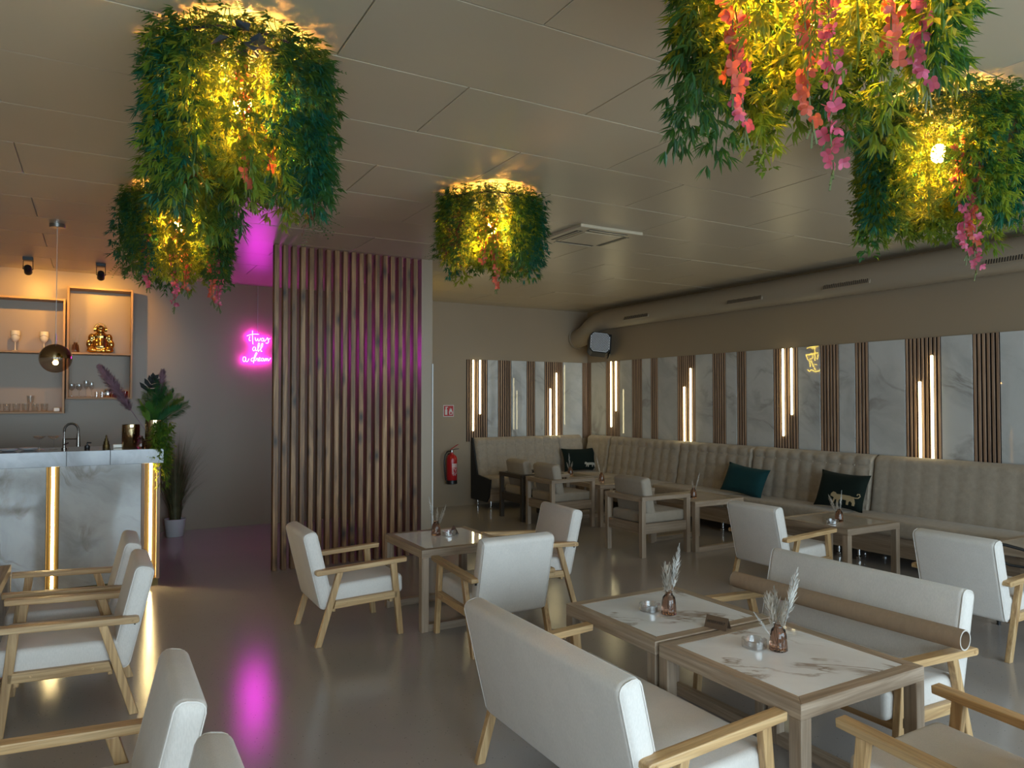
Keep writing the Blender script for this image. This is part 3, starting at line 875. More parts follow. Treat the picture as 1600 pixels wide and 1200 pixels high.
def ashtray(label, loc):
    t = thing('ashtray', label, 'ashtray', loc, 0, 'clear glass ashtrays')
    mb = MB(); n = 32
    ring = []
    rows = [(0.044, 0.0), (0.050, 0.004), (0.050, 0.034), (0.042, 0.034), (0.040, 0.010)]
    for i, (r_, z_) in enumerate(rows):
        for k_ in range(n):
            a = 2*PI*k_/n
            zz = z_-0.009 if (z_ > 0.03 and k_ % 8 == 0) else z_
            mb.v.append((r_*math.cos(a), r_*math.sin(a), zz))
    for i in range(len(rows)-1):
        for k_ in range(n):
            l = (k_+1) % n
            mb.f.append((i*n+k_, i*n+l, (i+1)*n+l, (i+1)*n+k_))
    mb.f.append(tuple(range(n-1, -1, -1))); mb.f.append(tuple((len(rows)-1)*n+k_ for k_ in range(n)))
    obj('dish', mb, M['ashglass'], t, smooth=40)
M['ashglass'] = thin_glass('pressed_glass', (0.96, 0.965, 0.97), 0.16)
ashtray('clear glass ashtray left of the vase on the nearest marble table', (2.345, 2.09, T55))
ashtray('clear glass ashtray on the marble table nearer the screen', (2.315, 2.70, T55))
ashtray('clear glass ashtray on the table beside the batten screen', (2.29, 4.93, T55))
ashtray('clear glass ashtray on the table before the gold leopard cushion', (5.42, 3.98, T52))
ashtray('clear glass ashtray on the table right of the nearest box-frame chair', (5.49, 5.80, T52))
def text_mesh(body, size, m_, name, parent, extrude=0.0008, align='CENTER'):
    cu = bpy.data.curves.new(name, 'FONT'); cu.body = body; cu.size = size
    cu.extrude = extrude; cu.align_x = align; cu.align_y = 'CENTER'
    tmp = bpy.data.objects.new(name, cu); COL.objects.link(tmp)
    dg = bpy.context.evaluated_depsgraph_get()
    me = bpy.data.meshes.new_from_object(tmp.evaluated_get(dg))
    bpy.data.objects.remove(tmp); bpy.data.curves.remove(cu)
    me.materials.clear(); me.materials.append(m_)
    return obj(name, me, m_, parent)
def tent(label, loc, rz, words=None, s=1.0):
    t = thing('table_tent', label, 'sign', loc, rz, 'reserved tent cards')
    w, hh, d = 0.052*s, 0.05*s, 0.026*s
    mb = MB(); th = 0.003
    for sg in (-1, 1):
        mb.hexa([(-w, sg*d, 0), (w, sg*d, 0), (w, sg*(d-th), 0), (-w, sg*(d-th), 0), (-w, 0.0, hh), (w, 0.0, hh), (w, -sg*0.0005, hh-th), (-w, -sg*0.0005, hh-th)])
    obj('card', mb, M['tentwood'], t)
    if words:
        tx = text_mesh(words, 0.0165*s, M['ink'], 'lettering', t, 0.0004)
        a = math.atan2(hh, d)
        tx.rotation_euler = (a, 0, 0); tx.location = (0, -d*0.5-0.0012, hh*0.5+0.0008)
    return t
tent('brown RESERVIERT tent card on the joint of the two marble tables', (2.40, 2.345, 0.551), R(-72), 'RESERVIERT')
tent('dark tent card on the table beside the batten screen', (2.37, 5.00, 0.55), R(-105))

# ------------------------------------------------------------------ cardboard tube
tube_t = thing('cardboard_tube', 'long brown cardboard tube lying across the loveseat arms', 'cardboard tube', (3.147, 2.32, 0.5535))
a_, b_ = Vector((-0.02, 0.60, 0.0)), Vector((0.02, -0.62, 0.0))
mbt = MB(); n = 32; dirv = (b_-a_).normalized(); u_ = dirv.cross(Vector((0, 0, 1))).normalized(); w_ = u_.cross(dirv)
for rr, pp in ((0.043, a_), (0.043, b_), (0.0375, b_), (0.0375, a_)):
    for k in range(n):
        an = 2*PI*k/n
        mbt.v.append(tuple(pp+(u_*math.cos(an)+w_*math.sin(an))*rr))
for i in (0, 2):
    for k in range(n):
        l = (k+1) % n
        mbt.f.append((i*n+k, i*n+l, (i+1)*n+l, (i+1)*n+k))
obj('wall', mbt, M['card'], tube_t, smooth=60)
for pp, sg in ((a_, -1), (b_, 1)):
    e = MB()
    for off in (0.0, 0.0012):
        for rr in (0.0432, 0.0370):
            for k in range(n):
                an = 2*PI*k/n
                e.v.append(tuple(pp+dirv*sg*off+(u_*math.cos(an)+w_*math.sin(an))*rr))
    for k in range(n):
        l = (k+1) % n
        e.f += [(2*n+k, 2*n+l, 3*n+l, 3*n+k), (k, l, 2*n+l, 2*n+k), (n+k, n+l, 3*n+l, 3*n+k)]
    obj('cut_edge', e, M['card_end'], tube_t)

# ------------------------------------------------------------------ hanging planters
def leaf(mb, p, d, up, L, w, fold=0.25):
    d = d.normalized(); sd = d.cross(up)
    if sd.length < 1e-4: sd = d.orthogonal()
    sd.normalize(); nn = sd.cross(d)
    tip = p+d*L
    m1 = p+d*L*0.42
    mb.add([p, m1+sd*w*0.5+nn*w*fold, tip, m1-sd*w*0.5+nn*w*fold], [(0, 1, 2), (0, 2, 3)])
def rdir(rd, zlo, zhi):
    a = rd.random()*2*PI; z = zlo+(zhi-zlo)*rd.random(); r_ = math.sqrt(max(0, 1-z*z))
    return Vector((r_*math.cos(a), r_*math.sin(a), z))
def garland(kind, L, seed):
    rd = random.Random(seed); mb = MB()
    pts = []
    x = y_ = 0.0
    for i in range(9):
        t = i/8
        pts.append(Vector((x, y_, -L*t)))
        x += rd.uniform(-0.012, 0.012); y_ += rd.uniform(-0.012, 0.012)
    mb.tube(pts, 0.002, 3, cap=False)
    cnt = {'bamboo': 96, 'fern': 60, 'ivy': 54, 'box': 110, 'fine': 80}[kind]
    ns = max(6, int(cnt*L/0.6))
    for i in range(ns):
        t = (i+rd.random())/ns
        k = min(7, int(t*8)); p = pts[k].lerp(pts[k+1], t*8-k)
        d = rdir(rd, -0.75, 0.15); d.z -= 0.25; d.normalize()
        if kind == 'bamboo':
            q = p+d*rd.uniform(0.035, 0.075)
            for j in range(5):
                e = (d+rdir(rd, -1, 0.4)*0.75); e.z -= 0.25
                leaf(mb, q, e, Vector((0, 0, 1)), rd.uniform(0.042, 0.070), rd.uniform(0.009, 0.014))
        elif kind == 'fern':
            s_ = rd.uniform(0.08, 0.13); sd = d.cross(Vector((0, 0, 1))).normalized()
            for j in range(7):
                q = p+d*s_*(j+1)/7+Vector((0, 0, -0.03*(j/7)**2))
                w = 0.034*(1-0.09*j)
                leaf(mb, q, sd+d*0.5, Vector((0, 0, 1)), w, 0.0075); leaf(mb, q, -sd+d*0.5, Vector((0, 0, 1)), w, 0.0075)
        elif kind == 'ivy':
            q = p+d*rd.uniform(0.03, 0.075)
            e = d.copy(); e.z -= 0.5; e.normalize(); sd = e.cross(Vector((0, 0, 1))).normalized()
            z = rd.uniform(0.028, 0.044)
            for an in (-0.95, 0, 0.95):
                leaf(mb, q, e*math.cos(an)+sd*math.sin(an), Vector((0, 0, 1)), z*(1.15 if an == 0 else 0.85), z*0.75, 0.12)
        elif kind == 'box':
            q = p+d*rd.uniform(0.015, 0.06)
            for j in range(4):
                leaf(mb, q, rdir(rd, -1, 0.6), Vector((0, 0, 1)), rd.uniform(0.02, 0.032), rd.uniform(0.012, 0.018))
        else:
            s_ = rd.uniform(0.06, 0.10)
            for j in range(8):
                e = d+rdir(rd, -1, 0.5)*0.9
                leaf(mb, p+d*s_*j/8, e, Vector((0, 0, 1)), rd.uniform(0.025, 0.04), 0.0055)
    return mb.mesh('leaf_garland')
G = {}
kinds = [('bamboo', 'leaf_mid'), ('bamboo', 'leaf_dark'), ('bamboo', 'leaf_lime'), ('bamboo', 'leaf_teal'), ('fern', 'leaf_dark'), ('box', 'leaf_mid'), ('ivy', 'leaf_dark'), ('fine', 'leaf_mid'), ('fine', 'leaf_brown')]
for gi, (kd, mm) in enumerate(kinds):
    for vi, L in enumerate((0.42, 0.54, 0.64)):
        me = garland(kd, L, gi*10+vi); me.materials.append(M[mm]); G[(gi, vi)] = me
def flower_strand(L, seed, bare=0.45):
    rd = random.Random(seed); mb = MB(); st = MB()
    pts = []; x = y_ = 0
    for i in range(8):
        pts.append(Vector((x, y_, -L*i/7))); x += rd.uniform(-0.012, 0.012); y_ += rd.uniform(-0.012, 0.012)
    st.tube(pts, 0.0022, 4)
    tip = pts[-1]
    for k in range(4): st.tube([tip, tip+Vector((rd.uniform(-.02, .02), rd.uniform(-.02, .02), -rd.uniform(.02, .055)))], [0.002, 0.003], 4)
    nb = int(34*L/0.6)
    for i in range(nb):
        t = bare*0.5+(1-bare*0.5)*(i+rd.random())/nb
        k = min(6, int(t*7)); p = pts[k].lerp(pts[k+1], min(1, t*7-k))
        c = p+rdir(rd, -0.5, 0.3)*rd.uniform(0.012, 0.034)*(1.25-0.6*t)
        f = rdir(rd, -0.6, 0.3); u = f.orthogonal().normalized(); w = f.cross(u)
        sz = rd.uniform(0.014, 0.021)
        for q in range(4):
            a = q*PI/2+rd.random()*0.5
            d = u*math.cos(a)+w*math.sin(a)
            s2 = f.cross(d)
            mb.add([c, c+d*sz*0.45+s2*sz*0.48+f*sz*0.2, c+d*sz*0.95+s2*sz*0.36+f*sz*0.42, c+d*sz*1.15+f*sz*0.5, c+d*sz*0.95-s2*sz*0.36+f*sz*0.42, c+d*sz*0.45-s2*sz*0.48+f*sz*0.2], [(0, 1, 2, 3), (0, 3, 4, 5)])
    return mb.mesh('blossom'), st.mesh('stem')
FS = []
for i, L in enumerate((0.46, 0.56, 0.64, 0.72)):
    bm_, sm_ = flower_strand(L, 50+i); FS.append((bm_, sm_))
def planter(label, loc, r, drop, seed, flowers, wires=4, gap=0.18, n_out=60, n_in=24, slate=False, mid_thin=True, front=0.5, skip=0.24, core=7):
    """loc: centre on the ceiling plane; foliage hangs from a wire hoop just under the ceiling"""
    rd = random.Random(seed)
    t = thing('hanging_planter', label, 'hanging planter', loc, 0, 'glowing hanging foliage lamps')
    hz = -0.085
    mb = MB()
    for rr in (r*0.62, r*0.86):
        mb.tube([(rr*math.cos(2*PI*k/28), rr*math.sin(2*PI*k/28), hz) for k in range(28)], 0.006, 5, closed=True)
    for k in range(8):
        a = 2*PI*k/8
        mb.tube([(0.05*math.cos(a), 0.05*math.sin(a), hz), (r*0.86*math.cos(a), r*0.86*math.sin(a), hz)], 0.004, 4)
    obj('wire_hoop', mb, M['wire'], t)
    for k in range(wires):
        a = 2*PI*(k+0.35)/wires
        cx, cy = r*0.45*math.cos(a), r*0.45*math.sin(a)
        w_ = MB().tube([(cx, cy, 0), (cx, cy, -0.012)], 0.008, 6)
        for q in range(4):
            b2 = a+(q-1.5)*0.35
            w_.tube([(cx, cy, -0.01), (r*0.86*math.cos(b2)*(0.72 if q % 2 else 1), r*0.86*math.sin(b2)*(0.72 if q % 2 else 1), hz)], 0.0018, 4)
        obj('suspension_wire', w_, M['wire'], t)
    obj('lamp_holder', MB().lathe([(0.05, 0.0), (0.05, -0.015), (0.02, -0.02), (0.02, -0.16), (0.024, -0.165), (0.024, -0.19)][::-1], 14), M['black'], t, smooth=40)
    obj('bulb', MB().sphere((0, 0, -0.255), 0.036, 14, 10, (1, 1, 1.25)), M['bulb'], t, smooth=180)
    cd = math.atan2(-loc[1], -loc[0])       # towards the entrance side
    for k in range(n_out+n_in):
        inner = k >= n_out
        a = 2*PI*((k-n_out if inner else k)+rd.random()*0.6)/(n_in if inner else n_out)
        rr = r*(0.62 if inner else rd.uniform(0.78, 0.92))
        da = (a-cd+PI) % (2*PI)-PI
        # garlands before the bulb are thinned and paler, its glow put into leaf colour
        if mid_thin and abs(da) < front:
            if inner or rd.random() < skip: continue
            gi = rd.choice([2, 0, 2, 5, 7])
        elif abs(da) > 2.2: gi = rd.choice([0, 2, 5, 1])
        else: gi = rd.choice([1, 3, 0, 1, 4, 6, 5, 2, 3, 8])
        vi = rd.choice([1, 2, 2, 0] if not inner else [0, 1])
        g = obj('leaf_garland', G[(gi, vi)], None, t)
        g.location = (rr*math.cos(a), rr*math.sin(a), hz+rd.uniform(-0.02, 0.05))
        s_ = drop/0.64*rd.uniform(0.86, 1.08)
        g.scale = (0.95, 0.95, s_)
        g.rotation_euler = (rd.uniform(-0.05, 0.05), rd.uniform(-0.05, 0.05), rd.random()*6.28)
    # loose core hanging below the bulb, added to block its downward light
    for k in range(core):
        a = 2*PI*(k+rd.random())/core; rr = r*(0.10, 0.30, 0.48)[k % 3]
        g = obj('leaf_garland', G[(rd.choice([2, 2, 0, 7]), k % 2)], None, t)
        g.location = (rr*math.cos(a), rr*math.sin(a), -0.36+0.03*rd.random())
        g.scale = (1.05, 1.05, (drop-0.26)/0.54*rd.uniform(0.8, 1.0)); g.rotation_euler = (0, 0, rd.random()*6.28)
    # crown of short ivy round the hoop, thickened to block light spilling onto the ceiling
    for k in range(36):
        a = 2*PI*(k+rd.random())/36
        g = obj('leaf_garland', G[((6, 1, 4)[k % 3], 0)], None, t)
        g.location = (r*0.84*math.cos(a), r*0.84*math.sin(a), hz+0.075); g.scale = (0.95, 0.95, 0.45)
        g.rotation_euler = (0, 0, rd.random()*6.28)
    for (u, v, fi, col, dz) in flowers:
        # u to the right, v away, as seen from the entrance
        fl = obj('flower_strand', FS[fi][0].copy(), None, t)
        fl.data.materials.clear(); fl.data.materials.append(M['petal' if col == 'p' else 'petal_o'])
        dx, dy = math.cos(cd), math.sin(cd)
        fl.location = (-dx*v - dy*u*-1*-1, -dy*v + dx*u, hz+dz)
        s2 = obj('stem', FS[fi][1], M['stem'], fl)
        if len(FS[fi][1].materials) == 0: FS[fi][1].materials.append(M['stem'])
    if slate:
        mb = MB(); r2 = random.Random(5)
        for k in range(13):
            d = rdir(r2, -0.8, 0.4)
            c = Vector((0, 0, 0))+rdir(r2, -0.6, 0.6)*0.05
            leaf(mb, c, d, Vector((0, 0, 1)), 0.075, 0.06, 0.1)
        s3 = obj('slate_leaf_cluster', mb, M['leaf_grey'], t)
        s3.location = (math.cos(cd)*r*0.97, math.sin(cd)*r*0.97, hz-0.07)
    return t
planter('large hanging foliage lamp with slate-blue leaves, upper left of the ceiling', (0.50, 3.05, ZC), 0.35, 0.58, 11, [(0.02, -0.26, 1, 'o', 0), (0.10, -0.15, 0, 'o', 0)], slate=True)
planter('hanging foliage lamp with pink blossom strands above the bar end', (0.48, 5.42, ZC), 0.35, 0.52, 12, [(-0.04, -0.25, 3, 'p', -0.02), (0.0, -0.2, 2, 'o', 0), (0.16, -0.2, 2, 'o', -0.05), (0.20, -0.15, 2, 'p', -0.08), (-0.18, -0.2, 1, 'p', -0.05)])
planter('compact hanging foliage lamp beside the ceiling air conditioner', (2.36, 4.40, ZC), 0.355, 0.46, 13, [(-0.05, -0.24, 0, 'o', 0), (0.04, -0.26, 1, 'o', -0.05)])
planter('biggest hanging foliage lamp with pink blossom, cut by the top edge', (1.68, 1.25, ZC), 0.37, 0.55, 14, [(-0.24, -0.18, 2, 'p', -0.02), (-0.20, -0.2, 1, 'o', 0), (-0.08, -0.26, 2, 'o', -0.06), (0.02, -0.24, 3, 'p', -0.08), (0.16, -0.2, 1, 'o', 0), (0.17, -0.17, 2, 'p', 0.02)], front=1.15, skip=0.40, core=5)
planter('hanging foliage lamp half cut by the right edge of the picture', (3.50, 1.97, ZC), 0.355, 0.56, 15, [(0.08, -0.22, 2, 'o', -0.02), (0.14, -0.22, 3, 'p', -0.05), (0.05, -0.24, 2, 'p', -0.06)], skip=0.06)

# ------------------------------------------------------------------ ceiling fittings
ac = thing('ceiling_air_conditioner', 'square beige ceiling cassette air conditioner with dark slots', 'air conditioner', (3.73, 5.12, ZC))
mb = MB().box(-0.325, 0.325, -0.325, 0.325, -0.028, -0.001)
obj('cover', mb, M['ceil'], ac, bevel=(0.006, 2))
obj('grille', MB().box(-0.19, 0.19, -0.19, 0.19, -0.034, -0.028), M['ceil'], ac, bevel=(0.003, 1))
for k in range(4):
    sl = obj('air_slot', MB().box(-0.20, 0.20, 0.218, 0.278, -0.0300, -0.027), M['black'], ac)
    fl = obj('flap', MB().box(-0.195, 0.195, 0.250, 0.262, -0.034, -0.0305), M['ceil'], sl)
    sl.rotation_euler = (0, 0, k*PI/2)
# ventilation duct
duct = thing('ventilation_duct', 'beige ribbed ventilation duct running under the ceiling above the sofa wall', 'ventilation duct', (0, 0, 0))
pts = [(6.79, y_, 2.80) for y_ in (Y0+0.02, 0, 3.0, 6.0, 8.6)]
mb = MB(); yy = Y0+0.02; path = []; rad = []
i = 0
while yy < 8.80:
    path.append((6.79, yy, 2.80)); rad.append(0.150 if i % 2 else 0.1475); yy += 0.04; i += 1
obj('duct_pipe', MB().tube(path, rad, 28), M['duct'], duct, smooth=50)
bend = [(6.79, 8.78, 2.80), (6.79, 8.95, 2.795), (6.79, 9.10, 2.77), (6.79, 9.24, 2.72), (6.79, 9.36, 2.65), (6.79, 9.46, 2.60), (6.79, 9.56, 2.57), (6.79, Y1-0.002, 2.555)]
obj('duct_elbow', MB().tube(bend, 0.15, 28), M['duct'], duct, smooth=50)
obj('wall_collar', MB().tube([(6.79, Y1-0.025, 2.56), (6.79, Y1-0.002, 2.557)], 0.175, 28), M['duct'], duct, smooth=50)
for yc in (8.02, 6.04, 4.70, 3.1, 1.5):
    gr = obj('air_grille', MB().box(-0.27, 0.27, -0.004, 0.012, -0.035, 0.035), M['duct'], duct)
    gr.location = (6.79-0.152*math.cos(R(18)), yc, 2.80-0.152*math.sin(R(18)))
    gr.rotation_euler = (R(-18), 0, R(-90))
    for k in range(24):
        obj('louvre', MB().box(-0.0055, 0.0035, -0.006, -0.003, -0.028, 0.028), M['black'], gr).location = (-0.245+k*0.0213, 0, 0)
# wall speaker / effect light
sp = thing('wall_speaker', 'black wall-mounted box with pale octagonal perforated face under the duct', 'speaker', (6.74, 9.02, 2.42))
sp.rotation_euler = (R(-14), R(6), R(-28))
mb = MB()
def octo(s_, cut): return [(-s_+cut, -s_), (s_-cut, -s_), (s_, -s_+cut), (s_, s_-cut), (s_-cut, s_), (-s_+cut, s_), (-s_, s_-cut), (-s_, -s_+cut)]
mb.prism(octo(0.165, 0.055), -0.10, 0.12)
obj('housing', mb, M['black'], sp, bevel=(0.006, 1))
obj('perforated_face', MB().prism(octo(0.150, 0.05), -0.106, -0.100), M['grille'], sp)
hole = MB().tube([(0, -0.108, 0), (0, -0.1055, 0)], 0.0085, 6).mesh('hole'); hole.materials.append(M['black'])
fmesh = MB()
for a in range(-6, 7):
    for b2 in range(-6, 7):
        x_, z_ = a*0.024+(0.012 if b2 % 2 else 0), b2*0.0215
        if max(abs(x_), abs(z_)) < 0.142 and abs(x_)+abs(z_) < 0.24:
            fmesh.tube([(x_, -0.1085, z_), (x_, -0.1055, z_)], 0.0082, 6)
tag(obj('perforations', fmesh, M['black'], sp), kind='stuff')
obj('bracket', MB().box(0.172, 0.184, -0.03, 0.20, -0.15, 0.17).box(-0.02, 0.184, 0.0, 0.04, 0.17, 0.182), M['black'], sp)

# ------------------------------------------------------------------ bar wall: shelves, spots, pendant
def shelf(label, x0, x1, zs, zt, zb):
    t = thing('wall_shelf', label, 'shelf', (0, 0, 0), 0, 'open oak wall shelves behind the bar')
    for z_ in zs: obj('shelf_board', MB().box(x0+0.021, x1-0.021, 9.27, YL-0.001, z_-0.02, z_), M['shelf_x'], t, bevel=(0.001, 1))
    for xx in (x0, x1-0.02): obj('side_panel', MB().box(xx, xx+0.02, 9.268, YL-0.001, zb-0.02, zt), M['shelf_z'], t, bevel=(0.001, 1))
shelf('lower oak shelf unit at the left edge holding goblets and tumblers', -1.42, -0.30, (2.665, 2.085, 1.435), 2.665, 1.435)
shelf('taller oak shelf unit holding the gold monkey figurine', -0.285, 0.355, (2.81, 2.085, 1.59), 2.81, 1.59)
for k, (sx, sy, lb) in enumerate(((-0.61, 8.74, 'black ceiling spotlight left of the pendant cable, aimed at the shelves'), (0.03, 8.76, 'black ceiling spotlight right of the pendant cable, aimed at the shelves'))):
    t = thing('ceiling_spotlight', lb, 'spotlight', (sx, sy, ZC), 0, 'black ceiling spotlights')
    obj('mount', MB().box(-0.045, 0.045, -0.045, 0.045, -0.035, -0.001), M['black'], t, bevel=(0.003, 1))
    obj('yoke', MB().tube([(-0.04, 0, -0.035), (-0.042, 0, -0.12)], 0.004, 6).tube([(0.04, 0, -0.035), (0.042, 0, -0.12)], 0.004, 6).tube([(-0.045, 0, -0.12), (0.045, 0, -0.12)], 0.006, 6), M['black'], t)
    hd = obj('lamp_head', MB().lathe([(0.022, -0.055), (0.034, -0.04), (0.036, 0.045), (0.033, 0.05), (0.032, 0.035)], 16), M['black'], t, smooth=40)
    hd.location = (0, 0, -0.125); hd.rotation_euler = (R(-118), 0, 0)
    ln = obj('lens', MB().lathe([(0.031, 0.036), (0.031, 0.038)], 16), M['spotlens'], hd)
    ld = bpy.data.lights.new('spot_beam', 'SPOT'); ld.energy = SPOT; ld.color = (1.0, 0.50, 0.08)
    ld.spot_size = R(105); ld.spot_blend = 0.6; ld.shadow_soft_size = 0.02
    lo = bpy.data.objects.new('spot_beam', ld); COL.objects.link(lo); lo.parent = t
    lo.location = (0, 0.045, -0.15)
    lo.rotation_euler = (R(62), 0, 0)
pd = thing('pendant_lamp', 'glass globe pendant with gold mirrored top hanging over the bar', 'pendant lamp', (-0.29, 6.97, ZC))
obj('canopy', MB().lathe([(0.055, -0.03), (0.057, -0.028), (0.057, -0.001)], 20), M['steel'], pd, smooth=40)
obj('cable', MB().tube([(0, 0, -0.03), (0, 0, -0.90)], 0.0025, 6), M['white'], pd)
obj('stem', MB().tube([(0, 0, -0.90), (0, 0, -0.985)], 0.006, 8), M['steel'], pd)
prof = [(0.118*math.sin(a), -1.10+0.118*math.cos(a)) for a in [R(5+k*8.5) for k in range(11)]]
obj('mirrored_dome', MB().lathe(prof[::-1], 28), M['goldmirror'], pd, smooth=60)
g_ = MB(); prof = [(0.118*math.sin(a), -1.10+0.118*math.cos(a)) for a in [R(90+k*8.8) for k in range(11)]]
g_.lathe(prof[::-1], 28); g_.f = g_.f[:-1]
obj('clear_bowl', g_, M['smoke'], pd, smooth=60)
obj('bulb', MB().sphere((0, 0, -1.135), 0.02, 12, 8), M['pbulb'], pd, smooth=180)

# ------------------------------------------------------------------ shelf contents
def goblet(label, loc, tilt=0):
    t = thing('goblet', label, 'goblet', loc, 0, 'cream goblets')
    obj('bowl', MB().lathe([(0.012, 0.098), (0.030, 0.115), (0.041, 0.145), (0.043, 0.20), (0.041, 0.22), (0.038, 0.215), (0.03, 0.13), (0.004, 0.115)], 20), M['cream_glass'], t, smooth=50)
    obj('stem', MB().lathe([(0.036, 0.0), (0.034, 0.004), (0.006, 0.012), (0.0045, 0.05), (0.006, 0.092), (0.012, 0.099)], 16), M['cream_glass'], t, smooth=50)
    obj('gold_band', MB().tube([(0.0435*math.cos(a), 0.0435*math.sin(a), 0.17+0.008*math.sin(3*a)) for a in [R(k*12) for k in range(30)]], 0.0015, 5, closed=True), M['gold'], t)
goblet('cream goblet at the left on the middle shelf', (-0.76, 9.39, 2.086))
goblet('cream goblet behind the pendant globe on the middle shelf', (-0.50, 9.39, 2.086))
tum = MB().lathe([(0.026, 0.0), (0.030, 0.003), (0.036, 0.085), (0.0335, 0.085), (0.028, 0.010)], 16).mesh('tumbler', None, 50); tum.materials.append(M['tumglass'] if 'tumglass' in M else M['glass'])
for k in range(10):
    o = obj('tumbler', tum, None); o.location = (-1.25+k*0.0845, 9.40, 1.4355)
    tag(o, 'clear tumbler, %s from the right end of the row on the lowest left shelf' % ORD[9-k], 'tumbler', 'tumblers in a row on the lowest shelf')
o = obj('tumbler', tum, None); o.location = (-0.616, 9.40, 1.522)
tag(o, 'clear tumbler stacked on top of the row on the lowest left shelf', 'tumbler', None)
o = obj('small_box', MB().box(-0.40, -0.345, 9.36, 9.41, 1.4355, 1.475), M['cream_glass'], None, bevel=(0.003, 1)); tag(o, 'small cream box at the right end of the lowest left shelf', 'box')
def wineglass(label, x, hgt, r):
    o = obj('wine_glass', MB().lathe([(0.028, 0), (0.027, 0.003), (0.004, 0.008), (0.0035, hgt*0.45), (0.012, hgt*0.50), (r, hgt*0.68), (r*0.82, hgt), (r*0.80, hgt), (r*0.95, hgt*0.68), (0.008, hgt*0.52)], 16), M['glass'], None, smooth=60)
    o.location = (x, 9.39, 1.5905); tag(o, label, 'wine glass', 'glassware on the right shelf')
wineglass('squat wine glass at the left end of the lower right shelf', -0.235, 0.15, 0.033)
wineglass('squat wine glass second from left on the lower right shelf', -0.165, 0.15, 0.033)
wineglass('tallest wine glass on the lower right shelf', -0.098, 0.185, 0.028)
wineglass('slim wine glass fourth from left on the lower right shelf', -0.045, 0.17, 0.024)
for x_, lb in ((0.005, 'short clear tumbler right of the wine glasses'), (0.058, 'short clear tumbler before the silver canister')):
    o = obj('tumbler', MB().lathe([(0.019, 0.0), (0.020, 0.062), (0.0185, 0.062), (0.016, 0.006)], 14), M['glass'], None, smooth=50); o.location = (x_, 9.37, 1.5905); tag(o, lb, 'tumbler')
o = obj('canister', MB().lathe([(0.036, 0.0), (0.038, 0.004), (0.038, 0.085), (0.035, 0.09)], 18), M['chrome'], None, smooth=40); o.location = (0.115, 9.40, 1.5905); tag(o, 'shiny silver canister on the lower right shelf', 'canister')
for k in range(3):
    o = obj('red_glass', MB().lathe([(0.022, 0.0), (0.026, 0.07), (0.024, 0.07), (0.018, 0.006)], 14), M['redglass'], None, smooth=50); o.location = (0.18+k*0.055, 9.37+0.02*(k % 2), 1.5905)
    tag(o, 'red glass tumbler %s on the lower right shelf' % ('beside the silver canister', 'between two other red ones', 'farthest right')[k], 'tumbler', 'red tumblers')
vase('small amber vase with dry twigs on the shelf beside the figurine', (-0.205, 9.39, 2.086), 21, 1.05, (tp(0.06, 0.26, 'c', 0.008), tp(0.055, 0.21, 'c', 0.006), tp(-0.03, 0.20, 'c', 0.008), tp(0.0, 0.18, 'c', 0.008)))
# gold figurine
fig = thing('figurine', 'polished gold figurine of a seated monkey wearing headphones', 'figurine', (0.035, 9.38, 2.086))
mb = MB()
for c, r_, sc in (((0, 0, 0.105), 0.085, (1.05, 0.75, 1.1)), ((0, -0.015, 0.075), 0.075, (1.1, 0.85, 0.85)), ((0, 0.0, 0.19), 0.062, (1.25, 0.8, 0.8)), ((0, -0.012, 0.265), 0.047, (1, 0.95, 1.1)),
                  ((0, -0.05, 0.248), 0.027, (1.15, 0.9, 0.8)), ((0, -0.042, 0.283), 0.03, (1.2, 0.6, 0.4)),
                  ((-0.085, 0, 0.17), 0.04, (0.9, 0.9, 1.3)), ((0.085, 0, 0.17), 0.04, (0.9, 0.9, 1.3)), ((-0.108, -0.01, 0.10), 0.036, (0.85, 0.95, 1.5)), ((0.108, -0.01, 0.10), 0.036, (0.85, 0.95, 1.5)),
                  ((-0.085, -0.05, 0.055), 0.035, (1.2, 1.1, 0.8)), ((0.085, -0.05, 0.055), 0.035, (1.2, 1.1, 0.8)), ((-0.075, -0.06, 0.03), 0.045, (1.3, 0.9, 0.62)), ((0.075, -0.06, 0.03), 0.045, (1.3, 0.9, 0.62)),
                  ((-0.025, -0.085, 0.022), 0.03, (1.2, 0.8, 0.7)), ((0.03, -0.09, 0.022), 0.03, (1.2, 0.8, 0.7)), ((-0.02, -0.035, 0.278), 0.012, (1, 1, 0.8)), ((0.02, -0.035, 0.278), 0.012, (1, 1, 0.8))):
    mb.sphere(c, r_, 16, 10, sc)
body = obj('body', mb, M['gold'], fig, smooth=180)
rm = body.modifiers.new('merge', 'REMESH'); rm.mode = 'VOXEL'; rm.voxel_size = 0.006; rm.use_smooth_shade = True
obj('headphones', MB().tube([(0.057*math.cos(a), -0.005, 0.275+0.062*math.sin(a)) for a in [R(k*15) for k in range(13)]], 0.006, 8).lathe([(0.0, 0), (0.0, 0)], 3), M['gold'], fig, smooth=60)
for sg in (-1, 1):
    obj('ear_cup', MB().tube([(sg*0.044, -0.005, 0.268), (sg*0.066, -0.005, 0.268)], 0.024, 14), M['gold'], fig, smooth=40)

